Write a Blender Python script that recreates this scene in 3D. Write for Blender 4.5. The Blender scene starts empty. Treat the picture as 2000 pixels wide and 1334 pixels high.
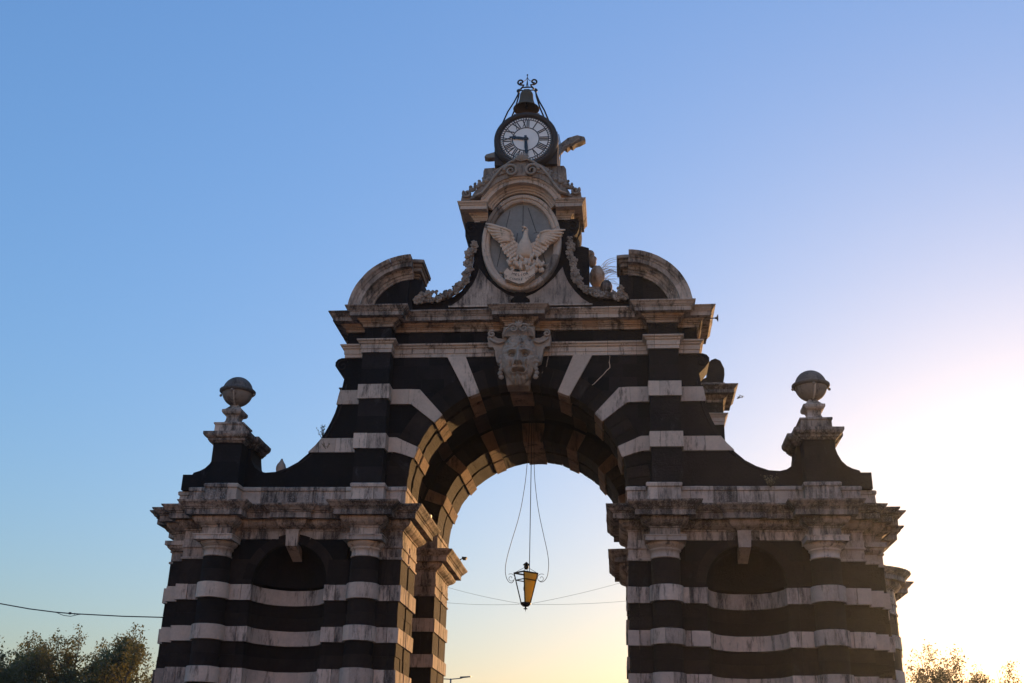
import bpy, math, random
from mathutils import Vector, Matrix, noise
R_ = math.radians
rnd = random.Random(7)
sc = bpy.context.scene
# ---------------------------------------------------------------- camera
F_PX, PITCH, YAW, ROLL = 2133.63, R_(22.64559), R_(-5.83996), R_(1.41712)
CAM = Vector((3.778, -40.0, 1.7))
cd = bpy.data.cameras.new('camera'); cam = bpy.data.objects.new('camera', cd)
sc.collection.objects.link(cam); sc.camera = cam
cd.sensor_width = 36.0; cd.lens = F_PX / 2000 * 36.0; cd.clip_end = 6000
Fw = Vector((math.sin(YAW)*math.cos(PITCH), math.cos(YAW)*math.cos(PITCH), math.sin(PITCH)))
Rt = Vector((math.cos(YAW), -math.sin(YAW), 0)); Up = Rt.cross(Fw)
Rr = Rt*math.cos(ROLL) + Up*math.sin(ROLL); Ur = -Rt*math.sin(ROLL) + Up*math.cos(ROLL)
m = Matrix((Rr, Ur, -Fw)).transposed().to_4x4(); m.translation = CAM; cam.matrix_world = m
# ---------------------------------------------------------------- world, sun, exposure
SUN_AZ, SUN_EL = R_(22.5), R_(5.4)
SKY_G, SKY_WB = .64, (1.29, 1.15, 1.20)
w = bpy.data.worlds.new('World'); sc.world = w; w.use_nodes = True
nt = w.node_tree; bg = nt.nodes['Background']; bg.inputs[1].default_value = 0.15
sky = nt.nodes.new('ShaderNodeTexSky'); sky.sky_type = 'NISHITA'; sky.sun_disc = False
sky.sun_elevation = SUN_EL; sky.sun_rotation = SUN_AZ
sky.air_density = 1.35; sky.dust_density = 1.6; sky.ozone_density = 4.3
# one tone curve and white balance for the whole sky, as a camera compresses it
bw = nt.nodes.new('ShaderNodeRGBToBW'); nt.links.new(sky.outputs[0], bw.inputs[0])
pw = nt.nodes.new('ShaderNodeMath'); pw.operation = 'POWER'; nt.links.new(bw.outputs[0], pw.inputs[0]); pw.inputs[1].default_value = SKY_G-1
sk = nt.nodes.new('ShaderNodeVectorMath'); sk.operation = 'SCALE'; nt.links.new(sky.outputs[0], sk.inputs[0]); nt.links.new(pw.outputs[0], sk.inputs['Scale'])
sm = nt.nodes.new('ShaderNodeVectorMath'); sm.operation = 'MULTIPLY'; nt.links.new(sk.outputs[0], sm.inputs[0]); sm.inputs[1].default_value = [v*.15**(SKY_G-1) for v in SKY_WB]
nt.links.new(sm.outputs[0], bg.inputs[0])
sd = bpy.data.lights.new('sun', 'SUN'); sd.energy = 5.0; sd.angle = R_(0.5); sd.color = (1.0, 0.56, 0.22)
sun = bpy.data.objects.new('sun', sd); sc.collection.objects.link(sun)
sdir = Vector((math.sin(SUN_AZ)*math.cos(SUN_EL), math.cos(SUN_AZ)*math.cos(SUN_EL), math.sin(SUN_EL)))
sun.rotation_euler = sdir.to_track_quat('Z', 'Y').to_euler(); sun.location = sdir*200
sc.view_settings.view_transform = 'Standard'; sc.view_settings.look = 'None'
sc.view_settings.gamma = 1; sc.view_settings.use_curve_mapping = False
sc.view_settings.exposure = 0.25
# ---------------------------------------------------------------- materials
MATS = {}
def mat(name):
    M = bpy.data.materials.new(name); M.use_nodes = True
    return M, M.node_tree, M.node_tree.nodes['Principled BSDF']
def N(t, typ, **k):
    n = t.nodes.new(typ)
    for a, b in k.items():
        if a.startswith('i_'): n.inputs[a[2:]].default_value = b
        elif a.startswith('n_'): n.inputs[int(a[2:])].default_value = b
        else: setattr(n, a, b)
    return n
def noise_n(t, vec, scale, detail=6, rough=.6, dist=0.):
    n = N(t, 'ShaderNodeTexNoise'); n.inputs['Scale'].default_value = scale; n.inputs['Detail'].default_value = detail
    n.inputs['Roughness'].default_value = rough; n.inputs['Distortion'].default_value = dist
    t.links.new(vec, n.inputs['Vector']); return n.outputs['Fac']
def ramp(t, src, stops):
    n = N(t, 'ShaderNodeValToRGB'); e = n.color_ramp.elements
    while len(e) < len(stops): e.new(.5)
    for i, (p, c) in enumerate(stops): e[i].position = p; e[i].color = (c if len(c) == 4 else (*c, 1)) if not isinstance(c, float) else (c, c, c, 1)
    t.links.new(src, n.inputs[0]); return n.outputs[0]
def mixc(t, fac, a, b, blend='MIX'):
    n = N(t, 'ShaderNodeMix', data_type='RGBA', blend_type=blend)
    for i, v in ((0, fac), (6, a), (7, b)):
        if hasattr(v, 'is_linked'): t.links.new(v, n.inputs[i])
        else: n.inputs[i].default_value = v if not isinstance(v, tuple) else ((*v, 1) if len(v) == 3 else v)
    return n.outputs[2]
def mathn(t, op, a, b=0.):
    n = N(t, 'ShaderNodeMath', operation=op)
    for i, v in ((0, a), (1, b)):
        if hasattr(v, 'is_linked'): t.links.new(v, n.inputs[i])
        else: n.inputs[i].default_value = v
    return n.outputs[0]
def stone(name, c1, c2, dirt, crust=(.022, .019, .017), rnd_amt=.3, bump=.35, rust=.0, speck=0., stain=0., bdist=.05):
    M, t, p = mat(name)
    pos = N(t, 'ShaderNodeNewGeometry').outputs['Position']
    oi = N(t, 'ShaderNodeObjectInfo').outputs['Random']
    sh = N(t, 'ShaderNodeVectorMath', operation='ADD'); t.links.new(pos, sh.inputs[0])
    cmb = N(t, 'ShaderNodeCombineXYZ'); t.links.new(mathn(t, 'MULTIPLY', oi, 37.), cmb.inputs[0]); t.links.new(mathn(t, 'MULTIPLY', oi, 11.), cmb.inputs[2]); t.links.new(cmb.outputs[0], sh.inputs[1])
    v = sh.outputs[0]
    n1 = noise_n(t, v, 1.3, 5, .6); n2 = noise_n(t, v, 9., 6, .7); n3 = noise_n(t, v, 45., 3, .6)
    col = mixc(t, ramp(t, n1, [(.3, 0.), (.7, 1.)]), c1, c2)
    val = mathn(t, 'ADD', mathn(t, 'MULTIPLY', oi, rnd_amt), 1 - rnd_amt*.55)
    col = mixc(t, 1., col, mixc(t, 0., (1, 1, 1), (1, 1, 1)), 'MULTIPLY')
    vm = N(t, 'ShaderNodeVectorMath', operation='SCALE'); t.links.new(col, vm.inputs[0]); t.links.new(val, vm.inputs['Scale']); col = vm.outputs[0]
    fine = mathn(t, 'ADD', mathn(t, 'MULTIPLY', n2, .5), .75)
    vm = N(t, 'ShaderNodeVectorMath', operation='SCALE'); t.links.new(col, vm.inputs[0]); t.links.new(fine, vm.inputs['Scale']); col = vm.outputs[0]
    if rust:
        nr = noise_n(t, v, 2.1, 4, .5, .4)
        col = mixc(t, ramp(t, nr, [(.55, 0.), (.72, rust)]), col, tuple(a*b for a, b in zip(c1, (.62, .45, .36))))
    # black crust and lichen: blotches with streaks that run down
    mp = N(t, 'ShaderNodeMapping'); mp.inputs['Scale'].default_value = (1.15, 1.15, .24); t.links.new(pos, mp.inputs[0])
    nb = noise_n(t, mp.outputs[0], 1.6, 7, .72, .3); nc = noise_n(t, mp.outputs[0], 8., 6, .75)
    s = mathn(t, 'ADD', mathn(t, 'MULTIPLY', nb, .62), mathn(t, 'MULTIPLY', nc, .38))
    d = ramp(t, s, [(.60 - dirt*.22, 0.), (.68 - dirt*.16, 1.)])
    col = mixc(t, mathn(t, 'MULTIPLY', d, .88), col, crust)
    if stain:
        mq = N(t, 'ShaderNodeMapping'); mq.inputs['Scale'].default_value = (1, 1, .5); t.links.new(pos, mq.inputs[0])
        col = mixc(t, mathn(t, 'MULTIPLY', ramp(t, noise_n(t, mq.outputs[0], 1.1, 8, .75, .6), [(.60, 0.), (.74, 1.)]), stain), col, (.13, .13, .14))
    if speck:
        ns = noise_n(t, pos, 26., 4, .7)
        col = mixc(t, mathn(t, 'MULTIPLY', ramp(t, ns, [(.56, 0.), (.64, 1.)]), speck), col, (.5, .5, .48))
    t.links.new(col, p.inputs['Base Color']); p.inputs['Roughness'].default_value = .88
    p.inputs['Specular IOR Level'].default_value = .25
    nh = mathn(t, 'ADD', mathn(t, 'MULTIPLY', n2, .6), mathn(t, 'MULTIPLY', n3, .4))
    b = N(t, 'ShaderNodeBump'); b.inputs['Strength'].default_value = bump; b.inputs['Distance'].default_value = bdist
    t.links.new(nh, b.inputs['Height']); t.links.new(b.outputs[0], p.inputs['Normal'])
    MATS[name] = M; return M
W_CLEAN = stone('limestone_clean', (.66, .505, .385), (.54, .42, .33), .24, rnd_amt=.22)
W_BAND = stone('limestone_band', (.63, .485, .375), (.43, .34, .275), .44, rnd_amt=.35, speck=.25)
W_MID = stone('limestone_worn', (.57, .435, .34), (.34, .27, .22), .60, rnd_amt=.45, speck=.3)
W_DIRTY = stone('limestone_crusted', (.54, .41, .32), (.28, .22, .18), .80, rnd_amt=.4, speck=.55, bump=.6)
W_BROWN = stone('limestone_brown', (.46, .32, .225), (.33, .23, .17), .42, rnd_amt=.5, rust=.8, speck=.15)
W_CARVE = stone('carved_limestone', (.44, .345, .27), (.30, .24, .19), .16, rnd_amt=.12, bump=1.0)
W_PINK = stone('pale_carving', (.74, .55, .40), (.60, .45, .34), .14, rnd_amt=.05)
W_GREY = stone('grey_carving', (.35, .275, .215), (.22, .175, .14), .45, rnd_amt=.2, bump=.5)
LAVA = stone('black_lava_stone', (.024, .018, .016), (.014, .011, .010), .2, crust=(.008, .007, .007), rnd_amt=.95, bump=1.0, stain=.5, bdist=.09)
W_RING = stone('stained_voussoir', (.40, .26, .165), (.25, .16, .11), .40, rnd_amt=.4, bump=1.0, bdist=.13)  # browner, darker version of the white stone for the arch rings
W_VAULT = stone('sooty_stone', (.10, .065, .048), (.06, .04, .03), .3, rnd_amt=.3)  # darkest brown version of the white stone, for the bands of the barrel vault
LAVA_R = stone('rough_lava_stone', (.046, .030, .022), (.023, .016, .0125), .2, crust=(.010, .008, .007), rnd_amt=.8, bump=1.0, stain=.3, bdist=.16)
W_DARK = stone('lichened_stone', (.17, .14, .12), (.10, .085, .075), .5, rnd_amt=.2, bump=.6, speck=.2)
PLASTER = stone('sundial_plaster', (.29, .275, .255), (.23, .22, .20), .18, crust=(.07, .06, .055), rnd_amt=.02, bump=.15)
def simple(name, c, rough=.5, metal=0., bump=0., scale=12., var=.25):
    M, t, p = mat(name); pos = N(t, 'ShaderNodeNewGeometry').outputs['Position']
    n = noise_n(t, pos, scale, 5, .65)
    a = tuple(x*(1-var) for x in c); b = tuple(min(1, x*(1+var)) for x in c)
    t.links.new(mixc(t, n, a, b), p.inputs['Base Color'])
    p.inputs['Roughness'].default_value = rough; p.inputs['Metallic'].default_value = metal
    if bump:
        bn = N(t, 'ShaderNodeBump'); bn.inputs['Strength'].default_value = bump; bn.inputs['Distance'].default_value = .02
        t.links.new(n, bn.inputs['Height']); t.links.new(bn.outputs[0], p.inputs['Normal'])
    MATS[name] = M; return M
IRON = simple('wrought_iron', (.018, .016, .016), .55, .4)
BRONZE = simple('old_bronze', (.10, .075, .045), .85, 0., .3)
DIAL = simple('dial_enamel', (.90, .84, .76), .3, 0, 0, 3., .06)
DIALK = simple('dial_black', (.02, .02, .022), .5)
RIM = simple('dark_clock_rim', (.04, .028, .021), .7, 0, .3)
HAND = simple('clock_hand_blue_black', (.02, .03, .04), .45)
CABLE = simple('cable_rubber', (.02, .02, .025), .6)
HOUSE = [simple('house_plaster_%d' % i, c, .9, 0, .1, .4, .08) for i, c in enumerate(((.66, .51, .37), (.70, .61, .49), (.66, .50, .39)))]
BARK = simple('bark', (.09, .065, .045), .9, 0, .5, 6.)
GROUND = simple('asphalt', (.09, .08, .07), .9, 0, .3, 2.)
PAVE = simple('piazza_paving', (.10, .085, .07), .85, 0, .3, 1.5)
DRYG = simple('dry_grass', (.32, .24, .12), .8)
LAMPG = simple('lamp_grey_metal', (.2, .2, .2), .5, .3)
def leafmat(name, c, tr):
    M, t, p = mat(name); oi = N(t, 'ShaderNodeNewGeometry')
    n = noise_n(t, oi.outputs['Position'], .9, 3, .6)
    c2 = mixc(t, ramp(t, n, [(.35, 0.), (.7, 1.)]), c, tuple(x*1.9 for x in c))
    t.links.new(c2, p.inputs['Base Color']); p.inputs['Roughness'].default_value = .65
    out = [x for x in t.nodes if x.type == 'OUTPUT_MATERIAL'][0]
    tb = N(t, 'ShaderNodeBsdfTranslucent'); tb.inputs[0].default_value = (*tr, 1); ms = N(t, 'ShaderNodeMixShader'); ms.inputs[0].default_value = .35
    t.links.new(p.outputs[0], ms.inputs[1]); t.links.new(tb.outputs[0], ms.inputs[2]); t.links.new(ms.outputs[0], out.inputs[0])
    return M
LEAF = leafmat('foliage', (.052, .056, .022), (.26, .23, .06))
LEAF2 = leafmat('autumn_foliage', (.11, .07, .025), (.35, .22, .05))
def amber():
    M, t, p = mat('amber_glass'); p.inputs['Base Color'].default_value = (.88, .62, .18, 1); p.inputs['Roughness'].default_value = .35
    out = [x for x in t.nodes if x.type == 'OUTPUT_MATERIAL'][0]
    tb = N(t, 'ShaderNodeBsdfTranslucent'); tb.inputs[0].default_value = (1.0, .86, .40, 1); ms = N(t, 'ShaderNodeMixShader'); ms.inputs[0].default_value = .8
    t.links.new(p.outputs[0], ms.inputs[1]); t.links.new(tb.outputs[0], ms.inputs[2]); t.links.new(ms.outputs[0], out.inputs[0]); return M
AMBER = amber()
def glass():
    M, t, p = mat('clear_glass'); p.inputs['Base Color'].default_value = (.95, .97, 1, 1); p.inputs['Roughness'].default_value = .02
    p.inputs['Transmission Weight'].default_value = 1.; p.inputs['IOR'].default_value = 1.05; return M
GLASS = glass()
# ---------------------------------------------------------------- mesh helpers
def empty(name, loc, label=None, cat=None, group=None, parent=None):
    o = bpy.data.objects.new(name, None); sc.collection.objects.link(o); o.location = loc; o.empty_display_size = .3
    if label: o['label'] = label
    if cat: o['category'] = cat
    if group: o['group'] = group
    if parent: o.parent = parent
    return o
def tag(o, label=None, cat=None, group=None, kind=None):
    for k, v in (('label', label), ('category', cat), ('group', group), ('kind', kind)):
        if v: o[k] = v
    return o
def mesh(name, V, Fc, m, parent=None, smooth=False, fix=True):
    me = bpy.data.meshes.new(name); me.from_pydata([tuple(v) for v in V], [], Fc); me.materials.append(m)
    if fix:
        import bmesh
        b = bmesh.new(); b.from_mesh(me); bmesh.ops.recalc_face_normals(b, faces=b.faces); b.to_mesh(me); b.free()
    if smooth: me.polygons.foreach_set('use_smooth', [True]*len(me.polygons))
    o = bpy.data.objects.new(name, me); sc.collection.objects.link(o)
    if parent:
        o.parent = parent
        if parent.location.length > 0 or parent.rotation_euler.z: o.matrix_parent_inverse = Matrix.LocRotScale(parent.location, parent.rotation_euler, None).inverted()
    return o
def sub(parent): return parent
class MB:
    def __init__(s): s.V = []; s.F = []
    def add(s, V, F):
        o = len(s.V); s.V += [Vector(v) for v in V]; s.F += [tuple(i+o for i in f) for f in F]; return s
    def box(s, x0, x1, y0, y1, z0, z1):
        return s.add([(x, y, z) for x in (x0, x1) for y in (y0, y1) for z in (z0, z1)],
                     [(0, 1, 3, 2), (4, 6, 7, 5), (0, 4, 5, 1), (2, 3, 7, 6), (0, 2, 6, 4), (1, 5, 7, 3)])
    def prism(s, poly, y0, y1):
        n = len(poly)
        return s.add([(x, y0, z) for x, z in poly] + [(x, y1, z) for x, z in poly],
                     [tuple(range(n)), tuple(range(2*n-1, n-1, -1))] + [(i, (i+1) % n, n+(i+1) % n, n+i) for i in range(n)])
    def lathe(s, c, prof, n=32, cap=True, ang0=0., ang1=2*math.pi):
        V = []; F = []; full = abs(ang1-ang0-2*math.pi) < 1e-6; k = n if full else n+1
        for r, z in prof:
            for i in range(k):
                a = ang0+(ang1-ang0)*i/n; V.append((c[0]+r*math.cos(a), c[1]+r*math.sin(a), c[2]+z))
        for j in range(len(prof)-1):
            for i in range(n):
                i2 = (i+1) % k; F.append((j*k+i, j*k+i2, (j+1)*k+i2, (j+1)*k+i))
        if cap and full: F += [tuple(range(k-1, -1, -1)), tuple((len(prof)-1)*k+i for i in range(k))]
        return s.add(V, F)
    def tube(s, pts, r, n=8, cap=True):
        pts = [Vector(p) for p in pts]; rr = r if isinstance(r, (list, tuple)) else [r]*len(pts)
        V = []; F = []; up = None
        for i, p in enumerate(pts):
            d = (pts[min(i+1, len(pts)-1)] - pts[max(i-1, 0)])
            d = d.normalized() if d.length > 1e-9 else Vector((0, 0, 1))
            if up is None: up = Vector((0, 1, 0)) if abs(d.y) < .9 else Vector((1, 0, 0))
            a = d.cross(up).normalized(); b = a.cross(d).normalized(); up = b
            for k in range(n):
                t = 2*math.pi*k/n; V.append(p + (a*math.cos(t)+b*math.sin(t))*rr[i])
        for i in range(len(pts)-1):
            for k in range(n): F.append((i*n+k, i*n+(k+1) % n, (i+1)*n+(k+1) % n, (i+1)*n+k))
        if cap: F += [tuple(range(n-1, -1, -1)), tuple((len(pts)-1)*n+k for k in range(n))]
        return s.add(V, F)
    def ball(s, c, r, n=8, m_=6, sq=(1, 1, 1)):
        prof = [(r*math.sin(math.pi*i/m_), -r*math.cos(math.pi*i/m_)) for i in range(1, m_)]
        V = []; F = []
        for pr, z in prof:
            for i in range(n):
                a = 2*math.pi*i/n; V.append((c[0]+pr*math.cos(a)*sq[0], c[1]+pr*math.sin(a)*sq[1], c[2]+z*sq[2]))
        k = len(prof); V += [(c[0], c[1], c[2]-r*sq[2]), (c[0], c[1], c[2]+r*sq[2])]
        for j in range(k-1):
            for i in range(n): F.append((j*n+i, j*n+(i+1) % n, (j+1)*n+(i+1) % n, (j+1)*n+i))
        for i in range(n): F += [(k*n, (i+1) % n, i), (k*n+1, (k-1)*n+i, (k-1)*n+(i+1) % n)]
        return s.add(V, F)
    def mirror(s):
        s.V = [Vector((-v.x, v.y, v.z)) for v in s.V]; return s
    def build(s, name, m, parent=None, smooth=False): return mesh(name, s.V, s.F, m, parent, smooth)
def jit(v, a, f=2.3):
    n = noise.noise_vector(Vector(v)*f); n2 = noise.noise_vector(Vector(v)*f*4.1)
    return Vector(v) + n*a + n2*a*.5
def sweep(path, prof, name, m, parent, L=1.1, gap=.006, rough=.006, side=1, step=.25, smooth=False, thick=None, out=None, proud=.006):
    """masonry course: profile [(out, z)...] carried along a plan path, cut into stones that wrap round the corners"""
    P = [Vector(p) for p in path]; nE = len(P)-1
    nrm = []
    for i in range(nE):
        d = (P[i+1]-P[i]).normalized(); nrm.append(Vector((d.y, -d.x)))
    def corner(i):
        if i == 0: return nrm[0]
        if i == nE: return nrm[-1]
        a, b = nrm[i-1], nrm[i]; return (a+b)/(1+max(a.dot(b), -.5))
    secs = []   # (point2d, offsetdir, cut?)
    acc = 0.; target = L*rnd.uniform(.6, 1.1)
    secs.append((P[0], corner(0), False))
    for i in range(nE):
        ln = (P[i+1]-P[i]).length; marks = []
        pos = 0.; margin = max(.13, max(abs(p[0]) for p in prof)*1.05)
        while True:
            need = target-acc
            c = max(pos+need, margin)
            if ln > .4 and c < ln-margin:
                marks.append((c, True)); acc = 0.; pos = c; target = L*rnd.uniform(.75, 1.25)
            else: break
        acc += ln-pos
        k = int(ln/step)
        for j in range(1, k):
            q = ln*j/k
            if all(abs(q-c) > .04 for c, _ in marks): marks.append((q, False))
        for c, f in sorted(marks):
            t = c/ln
            if f: o = nrm[i]
            else:  # keep interior sections square to the edge unless close to a corner
                o = nrm[i]
                dd = min(c, ln-c)
                mx = max(abs(p[0]) for p in prof)
                if dd < mx*1.05:
                    continue
            secs.append((P[i].lerp(P[i+1], t), o, f))
        secs.append((P[i+1], corner(i+1), False))
    # clean: a cut closer to a convex corner than the profile's reach keeps the corner's shear out
    stones = [[]]
    for k, (p, o, cut) in enumerate(secs):
        if cut:
            d = (secs[k+1][0]-p).normalized()
            stones[-1].append((p-d*gap, o)); stones.append([(p+d*gap, o)])
        else: stones[-1].append((p, o))
    objs = []
    n = len(prof)
    for st in stones:
        if len(st) < 2: continue
        V = []; F = []
        dz = rnd.uniform(-.003, .003); do = rnd.uniform(-proud, proud)
        for k, (p, o) in enumerate(st):
            for (ot, z) in prof:
                q = p + o*(ot+(do if ot >= 0 else 0)); v = Vector((q.x*side, q.y, z+dz)); V.append(v)
        if rough: V = [jit(v, rough) for v in V]
        for k in range(len(st)-1):
            for j in range(n): F.append((k*n+j, k*n+(j+1) % n, (k+1)*n+(j+1) % n, (k+1)*n+j))
        F += [tuple(range(n)), tuple((len(st)-1)*n+j for j in range(n-1, -1, -1))]
        objs.append(mesh(name, V, F, m(len(objs)) if callable(m) else m, parent, smooth))
    return objs
def rect(z0, z1, out=0., th=.32): return [(-th, z0), (out, z0), (out, z1), (-th, z1)]
def arc_sweep(c, a0, a1, prof, name, m, parent, stones=1, side=1, n=6, gap=.002, rough=.006, ell=(1, 1)):
    """profile [(radius, y)...] carried round an arc in the facade plane; angles in degrees from the vertical, positive to +x"""
    k = len(prof)
    for s in range(stones):
        b0 = a0+(a1-a0)*s/stones+(gap*57 if s else 0); b1 = a0+(a1-a0)*(s+1)/stones-(gap*57 if s < stones-1 else 0)
        V = []; F = []
        for i in range(n+1):
            a = R_(b0+(b1-b0)*i/n)
            for r, y in prof: V.append(jit((side*(c[0]+r*math.sin(a)*ell[0]), y, c[1]+r*math.cos(a)*ell[1]), rough))
        for i in range(n):
            for j in range(k): F.append((i*k+j, i*k+(j+1) % k, (i+1)*k+(j+1) % k, (i+1)*k+j))
        F += [tuple(range(k)), tuple(n*k+j for j in range(k-1, -1, -1))]
        mesh(name, V, F, m, parent)
def spiral(c, r0, r1, turns, a0, n=40, y=0., hand=1, flat=1.):
    return [(c[0]+hand*(r0+(r1-r0)*i/n)*math.cos(a0+turns*2*math.pi*i/n), y, c[1]+(r0+(r1-r0)*i/n)*math.sin(a0+turns*2*math.pi*i/n)*flat) for i in range(n+1)]
# ================================================================ setting
g = MB(); n = 24
g.V = [(-1500, -600, 0), (1500, -600, 0), (1500, 3000, 0), (-1500, 3000, 0)]; g.F = [(0, 1, 2, 3)]
tag(g.build('ground', GROUND), kind='structure')
g = MB(); g.box(-45, 45, -60, 30, -.2, .004)
tag(g.build('pavement', PAVE), kind='structure')
# ================================================================ the gate
gate = empty('city_gate', (0, 0, 0), 'monumental black and white striped stone gateway with a tall round arch', 'gate')
BANDS = [(2.25, 2.8), (3.73, 4.28), (5.20, 5.75), (6.68, 7.21), (8.15, 8.71)]
pick = lambda *ms: (lambda i: rnd.choice(ms))
white_pick = pick(W_BAND, W_CLEAN, W_MID, W_BAND, W_MID)
def groove(x, ys, d=.3):
    """jamb line from the back of a pier to its front with one groove; ys = back, groove back, groove front, front"""
    return [(x, ys[0]), (x, ys[1]), (x+d, ys[1]), (x+d, ys[2]), (x, ys[2]), (x, ys[3])]
NC, NR = (8.28, -.5), 1.42
niche = [(NC[0]-NR*math.cos(math.pi*i/14), NC[1]+NR*math.sin(math.pi*i/14)) for i in range(15)]
J0 = [(5.2, 2.4)] + groove(4.15, (2.4, 1.1, .8, -.5))
OUT0 = [(12.45, -.5), (12.45, 0), (13.0, 0), (13.0, .5), (13.3, .5), (13.3, 2.9), (13.8, 2.9), (13.8, 7.2)]
P_LOW = J0 + niche + OUT0
P_DARKMID = [(5.0, -.5)] + niche[:1]
P_DARKMID2 = [niche[-1], (11.6, -.5)]
P_CAP_IN = J0 + [(5.02, -.5)]
P_CAP_OUT = [(11.58, -.5)] + OUT0
CI, CO, CY, CR = 5.46, 11.05, -.65, .515
P_ENT = [(5.2, 2.4), (4.15, 2.4), (4.15, -.5), (4.93, -.5), (4.93, -1.15), (5.99, -1.15), (5.99, -.5),
         (8.05, -.5), (8.05, -.62), (8.52, -.62), (8.52, -.5),
         (10.52, -.5), (10.52, -1.15), (11.58, -1.15), (11.58, -.5)] + OUT0
P_BASE = [(5.2, 2.4), (4.15, 2.4), (4.15, -.4), (4.88, -.4), (4.88, -1.0), (6.08, -1.0), (6.08, -.4), (10.5, -.4), (10.5, -1.0), (11.72, -1.0),
          (11.72, -.4), (12.55, -.4), (12.55, .2), (13.2, .2), (13.2, 7.2)]
R_J = [(5.2, 10.9), (4.15, 10.9), (4.15, 9.15), (4.45, 9.15), (4.45, 8.9), (4.15, 8.9), (4.15, 7.3), (5.25, 7.3)]
R_JE = [(5.2, 10.9), (4.15, 10.9), (4.15, 7.3), (5.25, 7.3)]
RECESS = [(5.2, 7.3), (5.2, 2.4)]
ARCHI = [(-.3, 10.40), (0, 10.40), (0, 10.70), (.05, 10.715), (.05, 10.75), (-.3, 10.75)]
FRIEZE = [(-.3, 10.75), (.03, 10.75), (.13, 10.79), (.24, 10.86), (.31, 10.95), (.33, 11.02), (.30, 11.07), (-.3, 11.07)]
CORONA = [(-.3, 11.07), (.54, 11.07), (.54, 11.27), (.58, 11.29), (.58, 11.32), (.64, 11.35), (.69, 11.42), (.78, 11.50), (.80, 11.56), (.3, 11.68), (-.3, 11.70)]
BASE = [(-.35, 11.66), (.02, 11.66), (.0, 12.25), (.05, 12.27), (.06, 12.38), (.02, 12.42), (-.35, 12.42)]
for sd_ in (1, -1):
    S = sd_
    # ---- lower storey, course by course
    prev = .0
    for z0, z1 in BANDS:
        vis = z1 > 5
        if prev == 0.: sweep(P_LOW, rect(0, 1.2, .25, .3), 'plinth_stone', W_MID, gate, L=2.6, side=S)
        zz = [max(prev, 1.2)+.005, z0-.005] if not vis else [prev+.005, (prev+z0)/2-.005, (prev+z0)/2+.005, z0-.005]
        for qa, qb in zip(zz[::2], zz[1::2]): sweep(P_LOW, rect(qa, qb), 'pier_lava_stone', LAVA_R if vis else LAVA, gate, L=1.3 if vis else 3, side=S, rough=.012, proud=.016)
        sweep(P_LOW, rect(z0, z1, .07), 'white_band_stone', white_pick, gate, L=.95 if vis else 3, side=S, rough=.015, gap=.009, proud=.012, step=.2)
        prev = z1
    sweep(P_LOW[:8], rect(8.714, 9.646), 'lava_stone', LAVA_R, gate, L=1.5, side=S, rough=.008)
    sweep([niche[-1]]+OUT0, rect(8.714, 9.646), 'lava_stone', LAVA_R, gate, L=1.5, side=S, rough=.008)
    for pth in (P_CAP_IN, P_CAP_OUT):
        sweep(pth, [(-.3, 9.65), (.05, 9.65), (.05, 9.72), (0, 9.74), (0, 10.06), (.05, 10.08), (.05, 10.14), (.02, 10.16), (.02, 10.396), (-.3, 10.396)], 'capital_stone', pick(W_MID, W_BAND), gate, L=.9, side=S, rough=.01)
    sweep(OUT0[1:4], [(-.1, 10.0), (.02, 10.0), (.1, 10.03), (.2, 10.12), (.24, 10.2), (.3, 10.22), (.3, 10.38), (-.1, 10.38)], 'capital_stone', W_MID, gate, side=S)
    # ---- entablature
    sweep(P_ENT, ARCHI, 'architrave_stone', pick(W_MID, W_MID, W_DIRTY), gate, L=1.0, side=S, rough=.010)
    sweep(P_ENT, FRIEZE, 'frieze_stone', pick(W_MID, W_DIRTY), gate, L=1.0, side=S, rough=.012)
    sweep(P_ENT, CORONA, 'cornice_stone', pick(W_DIRTY, W_DIRTY, W_MID), gate, L=1.0, side=S, rough=.016, step=.16)
    sweep(P_BASE, BASE, 'attic_base_stone', pick(W_MID, W_BAND, W_DIRTY), gate, L=1.1, side=S, rough=.012, step=.2)
    # ---- rear piers and the recess between them
    prev = .0
    for z0, z1 in BANDS+[(9.65, 10.4)]:
        sweep(R_J, rect(prev+.004, z0-.004), 'lava_stone', LAVA_R, gate, L=1.6, side=S, rough=.008)
        sweep(RECESS, rect(prev, z0-.004), 'lava_stone', LAVA, gate, L=3, side=S)
        if z1 < 10: sweep(R_J, rect(z0, z1, .07), 'white_band_stone', W_BAND, gate, L=1.4, side=S); sweep(RECESS, rect(z0, z1, .05), 'white_band_stone', W_BAND, gate, L=2, side=S)
        prev = z1
    sweep(R_J, [(-.3, 9.65), (.05, 9.65), (.05, 9.72), (0, 9.74), (0, 10.06), (.05, 10.08), (.05, 10.14), (.02, 10.16), (.02, 10.396), (-.3, 10.396)], 'capital_stone', W_MID, gate, L=1.2, side=S)
    sweep(RECESS, rect(9.65, 12.4), 'white_band_stone', W_BROWN, gate, L=1.6, side=S)
    for pr, nm in ((ARCHI, 'architrave_stone'), (FRIEZE, 'frieze_stone'), (CORONA, 'cornice_stone'), (BASE, 'attic_base_stone')):
        sweep(R_JE, pr, nm, W_MID, gate, L=1.1, side=S, rough=.012)
    # ---- keystone over each niche
    k = MB(); k.V = [Vector((S*x, y, z)) for x, y, z in [(8.04, -.7, 10.72), (8.53, -.7, 10.72), (8.50, -.66, 10.12), (8.07, -.66, 10.12), (8.04, -.3, 10.72), (8.53, -.3, 10.72), (8.46, .35, 9.72), (8.11, .35, 9.72)]]
    k.F = [(0, 1, 2, 3), (4, 7, 6, 5), (0, 4, 5, 1), (1, 5, 6, 2), (2, 6, 7, 3), (3, 7, 4, 0)]
    k.build('niche_keystone', W_BAND, gate)
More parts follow.
